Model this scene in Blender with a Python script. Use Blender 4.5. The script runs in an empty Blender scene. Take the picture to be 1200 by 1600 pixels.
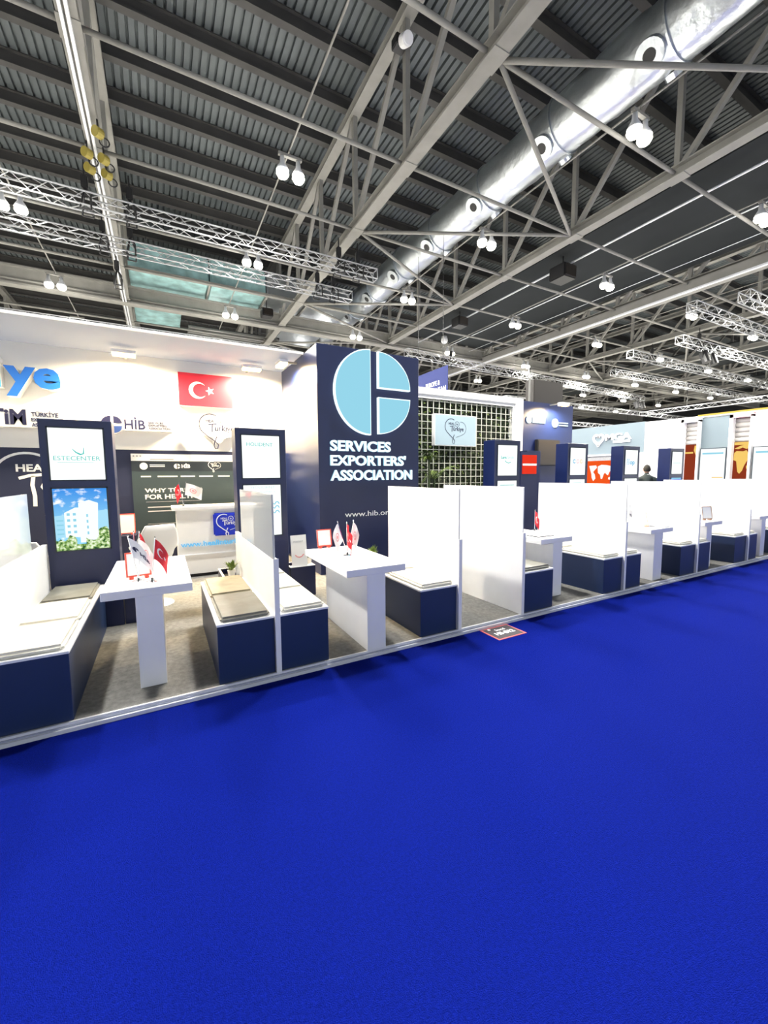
import bpy, bmesh, math, random
from mathutils import Vector, Matrix
random.seed(7)
C = bpy.context.scene
COL = C.collection
PI = math.pi

# ------------------------------------------------------------------ camera, world, exposure
cam_data = bpy.data.cameras.new('camera')
cam = bpy.data.objects.new('camera', cam_data)
COL.objects.link(cam)
cam_data.sensor_fit = 'VERTICAL'
cam_data.sensor_height = 36.0
cam_data.lens = 632.727 / 1600 * 36.0
cam_data.clip_start = 0.05
cam_data.clip_end = 300
yaw, pitch, roll = math.radians(28.64992), math.radians(5.25785), math.radians(-0.40707)
fw = Vector((math.sin(yaw) * math.cos(pitch), math.cos(yaw) * math.cos(pitch), -math.sin(pitch)))
rt = Vector((math.cos(yaw), -math.sin(yaw), 0))
up = rt.cross(fw)
rt2 = math.cos(roll) * rt + math.sin(roll) * up
up2 = -math.sin(roll) * rt + math.cos(roll) * up
cam.matrix_world = Matrix(((rt2.x, up2.x, -fw.x, 0), (rt2.y, up2.y, -fw.y, 0), (rt2.z, up2.z, -fw.z, 1.65), (0, 0, 0, 1)))
C.camera = cam

world = bpy.data.worlds.new('hall_ambient')
C.world = world
world.use_nodes = True
bg = world.node_tree.nodes['Background']
bg.inputs[0].default_value = (0.86, 0.93, 1.0, 1)
bg.inputs[1].default_value = 0.62
C.view_settings.view_transform = 'Standard'
C.view_settings.look = 'None'
C.view_settings.gamma = 1
C.view_settings.use_curve_mapping = False
C.view_settings.exposure = 1.05
LAMP_W = 450.0      # hall lamp pair, watts
FLOOD_W = 350.0      # warm flood on the stand wall

# ------------------------------------------------------------------ materials
def mat(name, col, rough=0.5, metal=0.0, spec=0.5, emit=None, estr=0.0, noise=0.0, nscale=20, bump=0.0, bscale=60, coat=0.0, ior=1.5, trans=0.0):
    m = bpy.data.materials.new(name)
    m.use_nodes = True
    nt = m.node_tree
    b = nt.nodes['Principled BSDF']
    b.inputs['Base Color'].default_value = (*col, 1)
    b.inputs['Roughness'].default_value = rough
    b.inputs['Metallic'].default_value = metal
    b.inputs['Specular IOR Level'].default_value = spec
    b.inputs['IOR'].default_value = ior
    b.inputs['Coat Weight'].default_value = coat
    b.inputs['Coat Roughness'].default_value = 0.06 if rough < 0.2 else 0.32
    b.inputs['Transmission Weight'].default_value = trans
    if emit:
        b.inputs['Emission Color'].default_value = (*emit, 1)
        b.inputs['Emission Strength'].default_value = estr
    if noise or bump:
        tc = nt.nodes.new('ShaderNodeTexCoord')
    if noise:
        n = nt.nodes.new('ShaderNodeTexNoise')
        n.inputs['Scale'].default_value = nscale
        n.inputs['Detail'].default_value = 5
        nt.links.new(tc.outputs['Object'], n.inputs['Vector'])
        r = nt.nodes.new('ShaderNodeValToRGB')
        r.color_ramp.elements[0].position = 0.3
        r.color_ramp.elements[1].position = 0.7
        r.color_ramp.elements[0].color = (*[c * (1 - noise) for c in col], 1)
        r.color_ramp.elements[1].color = (*[min(1, c * (1 + noise)) for c in col], 1)
        nt.links.new(n.outputs['Fac'], r.inputs[0])
        nt.links.new(r.outputs[0], b.inputs['Base Color'])
    if bump:
        n2 = nt.nodes.new('ShaderNodeTexNoise')
        n2.inputs['Scale'].default_value = bscale
        n2.inputs['Detail'].default_value = 3
        nt.links.new(tc.outputs['Object'], n2.inputs['Vector'])
        bp = nt.nodes.new('ShaderNodeBump')
        bp.inputs['Strength'].default_value = bump
        bp.inputs['Distance'].default_value = 0.02
        nt.links.new(n2.outputs['Fac'], bp.inputs['Height'])
        nt.links.new(bp.outputs[0], b.inputs['Normal'])
    return m

M = {}
M['blue_carpet'] = mat('blue_carpet', (0.0029, 0.0096, 0.180), 0.95, spec=0.02, noise=0.22, nscale=90, bump=0.5, bscale=260)
M['concrete'] = mat('pale_concrete', (0.42, 0.41, 0.39), 0.8, noise=0.1, nscale=2)
M['grey_carpet'] = mat('grey_carpet', (0.20, 0.197, 0.188), 0.95, spec=0.1, noise=0.22, nscale=30, bump=0.4, bscale=200)
M['white'] = mat('white_laminate', (0.86, 0.86, 0.86), 0.35, noise=0.02, nscale=4)
M['white_wall'] = mat('white_wall_panel', (0.84, 0.83, 0.80), 0.45, noise=0.015, nscale=2)
M['gloss_white'] = mat('gloss_white_acrylic', (0.86, 0.865, 0.87), 0.10, coat=0.1)
M['mirror_white'] = mat('mirror_gloss_pale_acrylic', (0.50, 0.52, 0.53), 0.04, ior=1.9)
M['table_white'] = mat('white_tabletop', (0.80, 0.80, 0.82), 0.3, noise=0.02, nscale=6)
M['navy'] = mat('navy_laminate', (0.006, 0.0135, 0.070), 0.34, spec=0.36, noise=0.06, nscale=3, ior=1.5, coat=0.25)
M['navy_bench'] = mat('navy_bench_laminate', (0.0085, 0.024, 0.080), 0.42, noise=0.06, nscale=5)
M['navy_print'] = mat('navy_print', (0.012, 0.017, 0.055), 0.5)
M['slate'] = mat('slate_print', (0.030, 0.050, 0.062), 0.5)
M['slate_dark'] = mat('dark_slate_print', (0.013, 0.022, 0.034), 0.5)
M['print_white'] = mat('white_print', (0.85, 0.87, 0.88), 0.5)
M['print_grey'] = mat('grey_print', (0.35, 0.36, 0.4), 0.5)
M['print_navy'] = mat('navy_ink', (0.008, 0.009, 0.055), 0.5)
M['print_mid'] = mat('blue_ink', (0.015, 0.045, 0.20), 0.5)
M['print_red'] = mat('red_ink', (0.72, 0.02, 0.045), 0.5)
M['print_pink'] = mat('pink_ink', (0.75, 0.30, 0.32), 0.5)
M['print_grey_lines'] = mat('pale_grey_ink', (0.55, 0.55, 0.6), 0.5)
M['seat'] = mat('cream_seat_vinyl', (0.62, 0.60, 0.53), 0.55, noise=0.06, nscale=8, bump=0.1, bscale=30)
M['seat_grey'] = mat('grey_seat_vinyl', (0.20, 0.195, 0.165), 0.5, noise=0.15, nscale=8, bump=0.1, bscale=30)
M['seat_tan'] = mat('tan_seat_vinyl', (0.36, 0.32, 0.22), 0.5, noise=0.15, nscale=8, bump=0.1, bscale=30)
M['alu'] = mat('edge_aluminium', (0.80, 0.81, 0.84), 0.35, metal=0.25)
M['alu_dull'] = mat('edge_groove', (0.34, 0.36, 0.46), 0.4, metal=0.3)
M['steel'] = mat('painted_steel', (0.25, 0.243, 0.22), 0.6, spec=0.3, noise=0.08, nscale=3)
M['steel_dark'] = mat('dark_steel_paint', (0.15, 0.15, 0.14), 0.6, noise=0.1, nscale=3)  # darker grey paint for cables, louver slats and a thin post
M['purlin'] = mat('purlin_paint', (0.075, 0.073, 0.07), 0.8, spec=0.2, noise=0.1, nscale=2)
M['deck'] = mat('galvanised_deck', (0.105, 0.120, 0.125), 0.5, metal=0.15, spec=0.35, noise=0.12, nscale=1.2)
M['soffit'] = mat('dark_soffit_fabric', (0.026, 0.029, 0.030), 0.9, spec=0.08, noise=0.08, nscale=1)
M['truss'] = mat('bright_truss_aluminium', (0.46, 0.47, 0.48), 0.38, metal=0.5)
M['foil'] = mat('crinkled_foil', (0.62, 0.66, 0.69), 0.34, metal=1.0, bump=1.0, bscale=5.0)
M['foil_teal'] = mat('teal_tinted_foil', (0.34, 0.55, 0.55), 0.4, metal=0.3, noise=0.35, nscale=2, bump=0.8, bscale=4.0)
M['black'] = mat('black_plastic', (0.012, 0.012, 0.013), 0.45)
M['brown_black'] = mat('dark_brown_glass', (0.018, 0.014, 0.011), 0.35)
M['dark_wall'] = mat('dark_hall_wall', (0.06, 0.063, 0.068), 0.9, noise=0.1, nscale=0.6)
M['yellow'] = mat('yellow_paint', (0.30, 0.24, 0.04), 0.5)
M['chrome'] = mat('chrome', (0.85, 0.85, 0.87), 0.12, metal=1.0)
M['chair_white'] = mat('white_chair_shell', (0.84, 0.83, 0.80), 0.3)
M['flag_red'] = mat('red_flag_satin', (0.70, 0.015, 0.03), 0.5)
M['flag_white'] = mat('white_flag_satin', (0.85, 0.84, 0.84), 0.5)
M['flag_navy'] = mat('navy_flag_satin', (0.02, 0.03, 0.16), 0.5)
M['red_frame'] = mat('red_acrylic_frame', (0.72, 0.09, 0.05), 0.35)
M['leaf'] = mat('leaf_green', (0.030, 0.055, 0.012), 0.5, noise=0.5, nscale=6)
M['leaf_light'] = mat('leaf_bright_green', (0.17, 0.25, 0.04), 0.5, noise=0.4, nscale=8)
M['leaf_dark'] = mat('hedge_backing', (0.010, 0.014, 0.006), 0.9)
M['pot'] = mat('white_pot', (0.75, 0.73, 0.68), 0.4)
M['soil'] = mat('dark_soil', (0.02, 0.017, 0.014), 0.9)
M['lattice'] = mat('cream_lattice_paint', (0.72, 0.72, 0.62), 0.4)
M['blue_letter'] = mat('sky_blue_letter', (0.022, 0.19, 0.74), 0.4)
M['cyan_letter'] = mat('bright_cyan_letter', (0.03, 0.42, 0.85), 0.4)
M['royal'] = mat('royal_blue_panel', (0.012, 0.035, 0.55), 0.35)
M['mat_grey'] = mat('charcoal_mat', (0.055, 0.05, 0.06), 0.7)
M['mat_red'] = mat('coral_mat_border', (0.62, 0.13, 0.14), 0.6)
M['fascia_blue'] = mat('pale_blue_fascia', (0.125, 0.165, 0.19), 0.5)
M['wood_grey'] = mat('grey_band', (0.26, 0.26, 0.26), 0.6, noise=0.15, nscale=20)
M['skin'] = mat('skin', (0.52, 0.30, 0.22), 0.5)
M['hair'] = mat('black_hair', (0.008, 0.007, 0.006), 0.8)
M['suit'] = mat('dark_suit', (0.012, 0.022, 0.025), 0.8)
M['drape'] = mat('grey_drape', (0.42, 0.40, 0.38), 0.8)
M['pink_edge'] = mat('pink_portal_edge', (0.85, 0.50, 0.52), 0.5)
M['banner_navy'] = mat('navy_banner_cloth', (0.015, 0.024, 0.12), 0.8)

def emis(name, col, s):
    m = bpy.data.materials.new(name)
    m.use_nodes = True
    nt = m.node_tree
    nt.nodes.clear()
    e = nt.nodes.new('ShaderNodeEmission')
    e.inputs[0].default_value = (*col, 1)
    e.inputs[1].default_value = s / 2 ** 1.05
    o = nt.nodes.new('ShaderNodeOutputMaterial')
    nt.links.new(e.outputs[0], o.inputs[0])
    return m
M['e_screen'] = emis('backlit_white_screen', (0.93, 1.0, 0.98), 1.25)
M['e_teal'] = emis('backlit_teal_ink', (0.10, 0.58, 0.52), 1.0)
M['e_teal_pale'] = emis('backlit_pale_teal_ink', (0.40, 0.72, 0.70), 1.0)
M['e_blue'] = emis('backlit_blue_ink', (0.10, 0.45, 0.75), 1.0)
M['e_pink'] = emis('backlit_pink_ink', (0.95, 0.55, 0.60), 1.0)
M['e_yel'] = emis('backlit_yellow_ink', (0.95, 0.72, 0.35), 1.0)
M['e_cyan'] = emis('backlit_cyan_logo', (0.31, 0.68, 0.84), 1.0)
M['e_letter'] = emis('lit_white_letters', (0.80, 0.97, 1.0), 1.5)
M['e_letter_soft'] = emis('lit_pale_blue_letters', (0.42, 0.76, 0.95), 1.0)
M['e_lamp'] = emis('hall_lamp_lens', (1.0, 0.95, 0.78), 14.0)
M['e_flood'] = emis('warm_flood_lens', (1.0, 0.66, 0.22), 14.0)
M['e_web'] = emis('lit_blue_web_address', (0.16, 0.55, 0.88), 1.0)
M['e_red'] = emis('red_screen', (0.85, 0.045, 0.02), 1.0)
M['e_orange'] = emis('orange_lightbox', (0.90, 0.10, 0.015), 1.0)
M['e_brown'] = emis('brown_map_lightbox', (0.30, 0.045, 0.018), 0.9)
M['e_map'] = emis('yellow_map_print', (0.95, 0.62, 0.16), 1.0)
M['e_white'] = emis('glowing_white', (1.0, 0.98, 0.92), 1.1)
M['e_strip'] = emis('yellow_light_strip', (1.0, 0.72, 0.16), 1.2)
M['e_blue_scr'] = emis('blue_screen', (0.08, 0.16, 0.85), 1.0)
M['e_sky'] = emis('screen_sky', (0.1, 0.4, 0.9), 1.0)

def screen_photo():
    """picture shown on the lower totem screen: sky with clouds above, shrubs below"""
    m = M['e_sky']
    nt = m.node_tree
    e = nt.nodes['Emission']
    tc = nt.nodes.new('ShaderNodeTexCoord')
    sep = nt.nodes.new('ShaderNodeSeparateXYZ')
    nt.links.new(tc.outputs['Generated'], sep.inputs[0])
    ramp = nt.nodes.new('ShaderNodeValToRGB')
    el = ramp.color_ramp.elements
    el[0].position = 0.35; el[0].color = (0.30, 0.72, 1.0, 1)
    el[1].position = 1.0; el[1].color = (0.05, 0.30, 0.85, 1)
    nt.links.new(sep.outputs['Z'], ramp.inputs[0])
    n = nt.nodes.new('ShaderNodeTexNoise')
    n.inputs['Scale'].default_value = 5
    n.inputs['Detail'].default_value = 6
    mp = nt.nodes.new('ShaderNodeMapping')
    mp.inputs['Scale'].default_value = (1, 1, 2.2)
    nt.links.new(tc.outputs['Generated'], mp.inputs[0])
    nt.links.new(mp.outputs[0], n.inputs['Vector'])
    r2 = nt.nodes.new('ShaderNodeValToRGB')
    r2.color_ramp.elements[0].position = 0.52
    r2.color_ramp.elements[1].position = 0.68
    nt.links.new(n.outputs['Fac'], r2.inputs[0])
    mix = nt.nodes.new('ShaderNodeMix'); mix.data_type = 'RGBA'
    nt.links.new(r2.outputs[0], mix.inputs[0])
    nt.links.new(ramp.outputs[0], mix.inputs[6])
    mix.inputs[7].default_value = (1.1, 1.15, 1.2, 1)
    nt.links.new(mix.outputs[2], e.inputs[0])
screen_photo()
def bush_mat():
    m = emis('screen_shrubs', (0.2, 0.5, 0.1), 1.0)
    nt = m.node_tree
    tc = nt.nodes.new('ShaderNodeTexCoord')
    n = nt.nodes.new('ShaderNodeTexNoise')
    n.inputs['Scale'].default_value = 38
    n.inputs['Detail'].default_value = 4
    nt.links.new(tc.outputs['Object'], n.inputs['Vector'])
    r = nt.nodes.new('ShaderNodeValToRGB')
    el = r.color_ramp.elements
    el[0].position = 0.36; el[0].color = (0.02, 0.09, 0.03, 1)
    el[1].position = 0.66; el[1].color = (1.0, 1.1, 0.85, 1)
    q = el.new(0.50); q.color = (0.32, 0.52, 0.14, 1)
    nt.links.new(n.outputs['Fac'], r.inputs[0])
    nt.links.new(r.outputs[0], nt.nodes['Emission'].inputs[0])
    return m
M['e_bush'] = bush_mat()
M['e_build'] = emis('screen_white_building', (0.85, 0.96, 1.0), 1.15)
M['e_build2'] = emis('screen_blue_building', (0.42, 0.78, 0.98), 1.0)

def fabric_mat():
    m = bpy.data.materials.new('sheer_white_fabric')
    m.use_nodes = True
    nt = m.node_tree
    nt.nodes.clear()
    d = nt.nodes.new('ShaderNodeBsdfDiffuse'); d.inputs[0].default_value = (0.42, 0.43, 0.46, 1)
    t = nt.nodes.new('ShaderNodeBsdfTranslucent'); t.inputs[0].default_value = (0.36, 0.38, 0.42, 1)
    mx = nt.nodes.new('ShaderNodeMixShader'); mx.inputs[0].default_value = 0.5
    nt.links.new(d.outputs[0], mx.inputs[1]); nt.links.new(t.outputs[0], mx.inputs[2])
    o = nt.nodes.new('ShaderNodeOutputMaterial'); nt.links.new(mx.outputs[0], o.inputs[0])
    return m
M['fabric'] = fabric_mat()

# ------------------------------------------------------------------ object helpers
WL = {}
def wl(o):
    return WL.get(o.name, Vector((0, 0, 0))) if o else Vector((0, 0, 0))
def tag(o, label=None, cat=None, group=None, kind=None):
    if label: o['label'] = label
    if cat: o['category'] = cat
    if group: o['group'] = group
    if kind: o['kind'] = kind
    return o
def thing(name, label, cat, loc, group=None, kind=None):
    o = bpy.data.objects.new(name, None)
    o.empty_display_size = 0.1
    COL.objects.link(o)
    o.location = loc
    WL[o.name] = Vector(loc)
    return tag(o, label, cat, group, kind)

class MB:
    """collects shapes in world coordinates, then links them as ONE mesh object"""
    def __init__(s):
        s.v = []; s.f = []
    def add(s, vs, fs):
        n = len(s.v)
        s.v += [tuple(q) for q in vs]
        s.f += [tuple(i + n for i in f) for f in fs]
        return s
    def box(s, x0, x1, y0, y1, z0, z1):
        vs = [(x, y, z) for z in (z0, z1) for y in (y0, y1) for x in (x0, x1)]
        return s.add(vs, [(0, 2, 3, 1), (4, 5, 7, 6), (0, 1, 5, 4), (2, 6, 7, 3), (0, 4, 6, 2), (1, 3, 7, 5)])
    def bar(s, p, q, w, h):
        p, q = Vector(p), Vector(q)
        d = (q - p).normalized()
        a = d.cross(Vector((0, 0, 1)))
        if a.length < 1e-4: a = Vector((1, 0, 0))
        a.normalize(); b = a.cross(d)
        vs = [e + a * (i * w / 2) + b * (j * h / 2) for e in (p, q) for j in (-1, 1) for i in (-1, 1)]
        return s.add(vs, [(0, 2, 3, 1), (4, 5, 7, 6), (0, 1, 5, 4), (2, 6, 7, 3), (0, 4, 6, 2), (1, 3, 7, 5)])
    def tube(s, p, q, r, n=8, r2=None):
        p, q = Vector(p), Vector(q)
        r2 = r if r2 is None else r2
        d = (q - p).normalized()
        a = d.cross(Vector((0, 0, 1)))
        if a.length < 1e-4: a = Vector((1, 0, 0))
        a.normalize(); b = a.cross(d)
        vs = [e + (a * math.cos(2 * PI * i / n) + b * math.sin(2 * PI * i / n)) * rr for e, rr in ((p, r), (q, r2)) for i in range(n)]
        fs = [(i, (i + 1) % n, n + (i + 1) % n, n + i) for i in range(n)]
        return s.add(vs, fs + [tuple(range(n))[::-1], tuple(range(n, 2 * n))])
    def path(s, pts, r, n=6):
        for a, b in zip(pts[:-1], pts[1:]): s.tube(a, b, r, n)
        return s
    def lathe(s, prof, c, n=16):
        vs = [(c[0] + r * math.cos(2 * PI * i / n), c[1] + r * math.sin(2 * PI * i / n), c[2] + z) for r, z in prof for i in range(n)]
        fs = [(k * n + i, k * n + (i + 1) % n, (k + 1) * n + (i + 1) % n, (k + 1) * n + i) for k in range(len(prof) - 1) for i in range(n)]
        fs += [tuple(range(n))[::-1], tuple(range((len(prof) - 1) * n, len(prof) * n))]
        return s.add(vs, fs)
    def prism(s, pts, xf, d0=0.0, d1=0.004):
        """2D outline (u,v) pushed from depth d0 to d1 through xf(u,v,w)"""
        n = len(pts)
        vs = [xf(u, v, w) for w in (d0, d1) for u, v in pts]
        fs = [(i, (i + 1) % n, n + (i + 1) % n, n + i) for i in range(n)]
        return s.add(vs, fs + [tuple(range(n))[::-1], tuple(range(n, 2 * n))])
    def rect(s, u0, u1, v0, v1, xf, d0=0.0, d1=0.004):
        return s.prism([(u0, v0), (u1, v0), (u1, v1), (u0, v1)], xf, d0, d1)
    def stroke(s, pts, w, xf, d0=0.0, d1=0.004):
        """ribbon of width w along a 2D polyline"""
        ws = w if isinstance(w, (list, tuple)) else [w] * len(pts)
        L = []; R = []
        for i, (u, v) in enumerate(pts):
            a = pts[max(0, i - 1)]; b = pts[min(len(pts) - 1, i + 1)]
            dx, dy = b[0] - a[0], b[1] - a[1]
            l = math.hypot(dx, dy) or 1
            nx, ny = -dy / l * ws[i] / 2, dx / l * ws[i] / 2
            L.append((u + nx, v + ny)); R.append((u - nx, v - ny))
        for i in range(len(pts) - 1):
            s.prism([R[i], R[i + 1], L[i + 1], L[i]], xf, d0, d1)
        return s
    def text(s, body, u0, v0, w, h, xf, d0=0.0, d1=0.004, bold=0.0):
        tv, tf = text_flat(body, bold)
        x0 = min(p[0] for p in tv); x1 = max(p[0] for p in tv)
        y0 = min(p[1] for p in tv); y1 = max(p[1] for p in tv)
        if w is None: w = h * (x1 - x0) / (y1 - y0)
        if h is None: h = w * (y1 - y0) / (x1 - x0)
        P = [(u0 + (x - x0) / (x1 - x0) * w, v0 + (y - y0) / (y1 - y0) * h) for x, y in tv]
        return s.flat(P, tf, xf, d0, d1)
    def flat(s, P, tf, xf, d0, d1):
        n = len(P)
        vs = [xf(u, v, q) for q in (d0, d1) for u, v in P]
        cnt = {}
        for f in tf:
            for a, b in zip(f, f[1:] + f[:1]):
                cnt[(a, b)] = 1
        fs = [tuple(f)[::-1] for f in tf] + [tuple(i + n for i in f) for f in tf]
        fs += [(a, b, b + n, a + n) for a, b in cnt if (b, a) not in cnt]
        return s.add(vs, fs)
    def build(s, name, m, parent=None, bevel=0.0, seg=2, smooth=False, kind=None, label=None):
        o = wl(parent)
        me = bpy.data.meshes.new(name)
        me.from_pydata([(x - o.x, y - o.y, z - o.z) for x, y, z in s.v], [], s.f)
        bm = bmesh.new(); bm.from_mesh(me)
        bmesh.ops.recalc_face_normals(bm, faces=bm.faces)
        if bevel:
            bmesh.ops.bevel(bm, geom=[e for e in bm.edges if len(e.link_faces) == 2 and e.calc_face_angle(0) > 0.6], offset=bevel, segments=seg, affect='EDGES', clamp_overlap=True)
        if smooth:
            for f in bm.faces: f.smooth = True
        bm.to_mesh(me); bm.free()
        me.materials.append(m if not isinstance(m, str) else M[m])
        ob = bpy.data.objects.new(name, me)
        COL.objects.link(ob)
        if parent:
            ob.parent = parent
        WL[ob.name] = o.copy()
        if kind: ob['kind'] = kind
        if label: ob['label'] = label
        return ob

_tc = {}
def text_flat(body, bold=0.0):
    k = (body, bold)
    if k in _tc: return _tc[k]
    cu = bpy.data.curves.new('lettering', 'FONT')
    cu.body = body; cu.size = 1.0; cu.offset = bold; cu.resolution_u = 3
    cu.fill_mode = 'FRONT'
    ob = bpy.data.objects.new('lettering', cu)
    COL.objects.link(ob)
    dg = bpy.context.evaluated_depsgraph_get()
    me = bpy.data.meshes.new_from_object(ob.evaluated_get(dg))
    bm = bmesh.new(); bm.from_mesh(me)
    bmesh.ops.remove_doubles(bm, verts=bm.verts, dist=1e-5)
    bm.verts.index_update()
    r = ([(v.co.x, v.co.y) for v in bm.verts], [[v.index for v in (f.verts if f.normal.z >= 0 else reversed(f.verts))] for f in bm.faces])
    bm.free()
    bpy.data.objects.remove(ob); bpy.data.curves.remove(cu); bpy.data.meshes.remove(me)
    _tc[k] = r
    return r
def letters(body, u0, v0, w, h, xf, d0, d1, bold, name, m, parent, m_side=None):
    """every letter of a word a part of its own"""
    tv, tf = text_flat(body, bold)
    x0 = min(p[0] for p in tv); x1 = max(p[0] for p in tv)
    y0 = min(p[1] for p in tv); y1 = max(p[1] for p in tv)
    P = [(u0 + (x - x0) / (x1 - x0) * w, v0 + (y - y0) / (y1 - y0) * h) for x, y in tv]
    par = list(range(len(P)))
    def find(a):
        while par[a] != a: par[a] = par[par[a]]; a = par[a]
        return a
    for f in tf:
        for b in f[1:]: par[find(b)] = find(f[0])
    isl = {}
    for f in tf: isl.setdefault(find(f[0]), []).append(f)
    gr = []
    for fs in isl.values():
        xs = [P[i][0] for f in fs for i in f]
        gr.append([min(xs), max(xs), fs])
    gr.sort(key=lambda g: g[0])
    out = []
    for g in gr:
        if out and min(out[-1][1], g[1]) - max(out[-1][0], g[0]) > 0.55 * min(out[-1][1] - out[-1][0], g[1] - g[0]):
            out[-1] = [min(out[-1][0], g[0]), max(out[-1][1], g[1]), out[-1][2] + g[2]]
        else: out.append(g)
    for g in out:
        idx = sorted({i for f in g[2] for i in f}); mp = {i: k for k, i in enumerate(idx)}
        PP = [P[i] for i in idx]; FF = [[mp[i] for i in f] for f in g[2]]
        if m_side:
            side = MB().flat(PP, FF, xf, d0, d1 - 0.004).build(name, m_side, parent)
            MB().flat(PP, FF, xf, d1 - 0.004, d1).build('letter_face', m, side)
        else:
            MB().flat(PP, FF, xf, d0, d1).build(name, m, parent)

def front(Y):   # plane facing the aisle (-Y): u = X, v = Z
    return lambda u, v, w: (u, Y - w, v)
def left(X):    # plane facing -X: u runs towards -Y
    return lambda u, v, w: (X - w, -u, v)
def ground(Z):
    return lambda u, v, w: (u, v, Z + w)
def circle(cx, cy, r, a0=0.0, a1=2 * PI, n=32, ry=None):
    ry = ry or r
    return [(cx + r * math.cos(a0 + (a1 - a0) * i / n), cy + ry * math.sin(a0 + (a1 - a0) * i / n)) for i in range(n + (0 if abs(a1 - a0 - 2 * PI) < 1e-6 else 1))]
def dup(root, delta, label=None, group=None):
    """copy of a thing with copies of its parts and sub-parts"""
    r = root.copy(); COL.objects.link(r); r.location = Vector(root.location) + Vector(delta)
    WL[r.name] = wl(root) + Vector(delta)
    if label: r['label'] = label
    if group: r['group'] = group
    for ch in list(root.children):
        c = ch.copy(); COL.objects.link(c); c.parent = r
        for g in list(ch.children):
            d = g.copy(); COL.objects.link(d); d.parent = c
    return r
def point_light(name, loc, w, col, radius=0.25, parent=None, spot=None, aim=None, blend=0.6):
    l = bpy.data.lights.new(name, 'SPOT' if spot else 'POINT')
    l.energy = w; l.color = col; l.shadow_soft_size = radius
    if spot: l.spot_size = math.radians(spot); l.spot_blend = blend
    o = bpy.data.objects.new(name, l); COL.objects.link(o)
    o.location = Vector(loc) - wl(parent)
    if aim is not None:
        o.rotation_euler = (Vector(aim) - Vector(loc)).to_track_quat('-Z', 'Y').to_euler()
    if parent: o.parent = parent
    return o

# ================================================================== HALL SHELL
f = MB().box(-26, 76, -16, 42, -0.1, -0.006).build('floor', 'concrete')
tag(f, 'grey concrete hall floor under the stands', kind='structure')
f = MB().box(-26, 76, -1.6, 3.6, -0.006, 0.0).box(13.2, 16.4, 3.6, 42, -0.006, 0.0).build('floor_carpet', 'blue_carpet')
tag(f, 'bright blue exhibition carpet covering the aisles', kind='structure')
w = MB().box(-26, 76, 42, 42.3, 0, 14).build('wall_back', 'dark_wall'); tag(w, 'dark far wall of the hall behind the stands', kind='structure')
w = MB().box(76, 76.3, -16, 42, 0, 14).build('wall_right', 'dark_wall'); tag(w, 'dark end wall of the hall', kind='structure')
w = MB().box(-26.3, -26, -16, 42, 0, 14).build('wall_left', 'dark_wall'); tag(w, 'dark side wall of the hall out to the left', kind='structure')

# ------------------------------------------------------------------ roof: corrugated deck between purlins
NODE0, NODE = 5.98, 2.92                       # tie tubes cross the trusses every 2.92 m
ceiling = thing('ceiling', 'corrugated galvanised metal roof deck of the hall', None, (0, 0, 0), kind='structure')
def deck_mesh():
    mb = MB()
    x = -26.0; pitch_ = 0.21
    y0, y1 = 0.0, NODE / 2
    prof = []
    while x < 76:
        prof += [(x, 12.86), (x + 0.14, 12.86), (x + 0.152, 12.95), (x + 0.198, 12.95)]
        x += pitch_
    vs = [(a, y, b) for a, b in prof for y in (y0, y1)]
    fs = [(2 * i, 2 * i + 2, 2 * i + 3, 2 * i + 1) for i in range(len(prof) - 1)]
    mb.add(vs, fs)
    return mb
first = deck_mesh().build('roof_panel', 'deck', ceiling)
ystart = NODE0 - 7 * NODE + 0.28
first.location.y = ystart
for i in range(1, 39):
    o = first.copy(); COL.objects.link(o); o.parent = ceiling
    o.location.y = ystart + i * NODE / 2
cap = MB().box(-26, 76, -16, 42, 13.02, 13.1).build('roof_skin', 'dark_wall', ceiling)
pur = MB()
pur.box(-26, 76, -0.10, 0.10, 12.50, 12.53).box(-26, 76, -0.03, 0.03, 12.53, 12.82).box(-26, 76, -0.11, 0.11, 12.82, 12.85)
p0 = pur.build('roof_purlin', 'purlin')
tag(p0, 'dark steel purlin running under the corrugated roof', kind='structure', group='roof purlins')
p0.location.y = ystart
for i in range(1, 39):
    o = p0.copy(); COL.objects.link(o); o.location.y = ystart + i * NODE / 2

YN = [NODE0 + k * NODE for k in range(-5, 13)]
def truss(x, label, wide=0.30):
    t = thing('roof_truss', label, None, (x, 0, 9.0), kind='structure')
    ya, yb = YN[0] - 1, YN[-1] + 1
    MB().box(x - wide / 2, x + wide / 2, ya, yb, 8.98, 9.01).box(x - 0.02, x + 0.02, ya, yb, 9.01, 9.22).box(x - wide / 2, x + wide / 2, ya, yb, 9.22, 9.25).build('bottom_chord', 'steel', t)
    MB().box(x - wide / 2, x + wide / 2, ya, yb, 12.2, 12.23).box(x - 0.02, x + 0.02, ya, yb, 12.23, 12.43).box(x - wide / 2, x + wide / 2, ya, yb, 12.43, 12.46).build('top_chord', 'steel', t)
    for i, y in enumerate(YN):
        MB().bar((x, y, 9.25), (x, y, 12.2), 0.13, 0.13).build('upright', 'steel', t)
        MB().box(x - 0.17, x + 0.17, y - 0.22, y + 0.22, 8.965, 8.98).build('gusset_plate', 'steel', t)
        if i < len(YN) - 1:
            MB().bar((x, y + 0.12, 12.2), (x, YN[i + 1] - 0.12, 9.25), 0.12, 0.12).build('diagonal', 'steel', t)
    return t
XT = [-7.5, -0.95, 5.55, 11.70, 18.75, 24.95, 31.2, 37.4, 43.7, 49.9]
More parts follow.
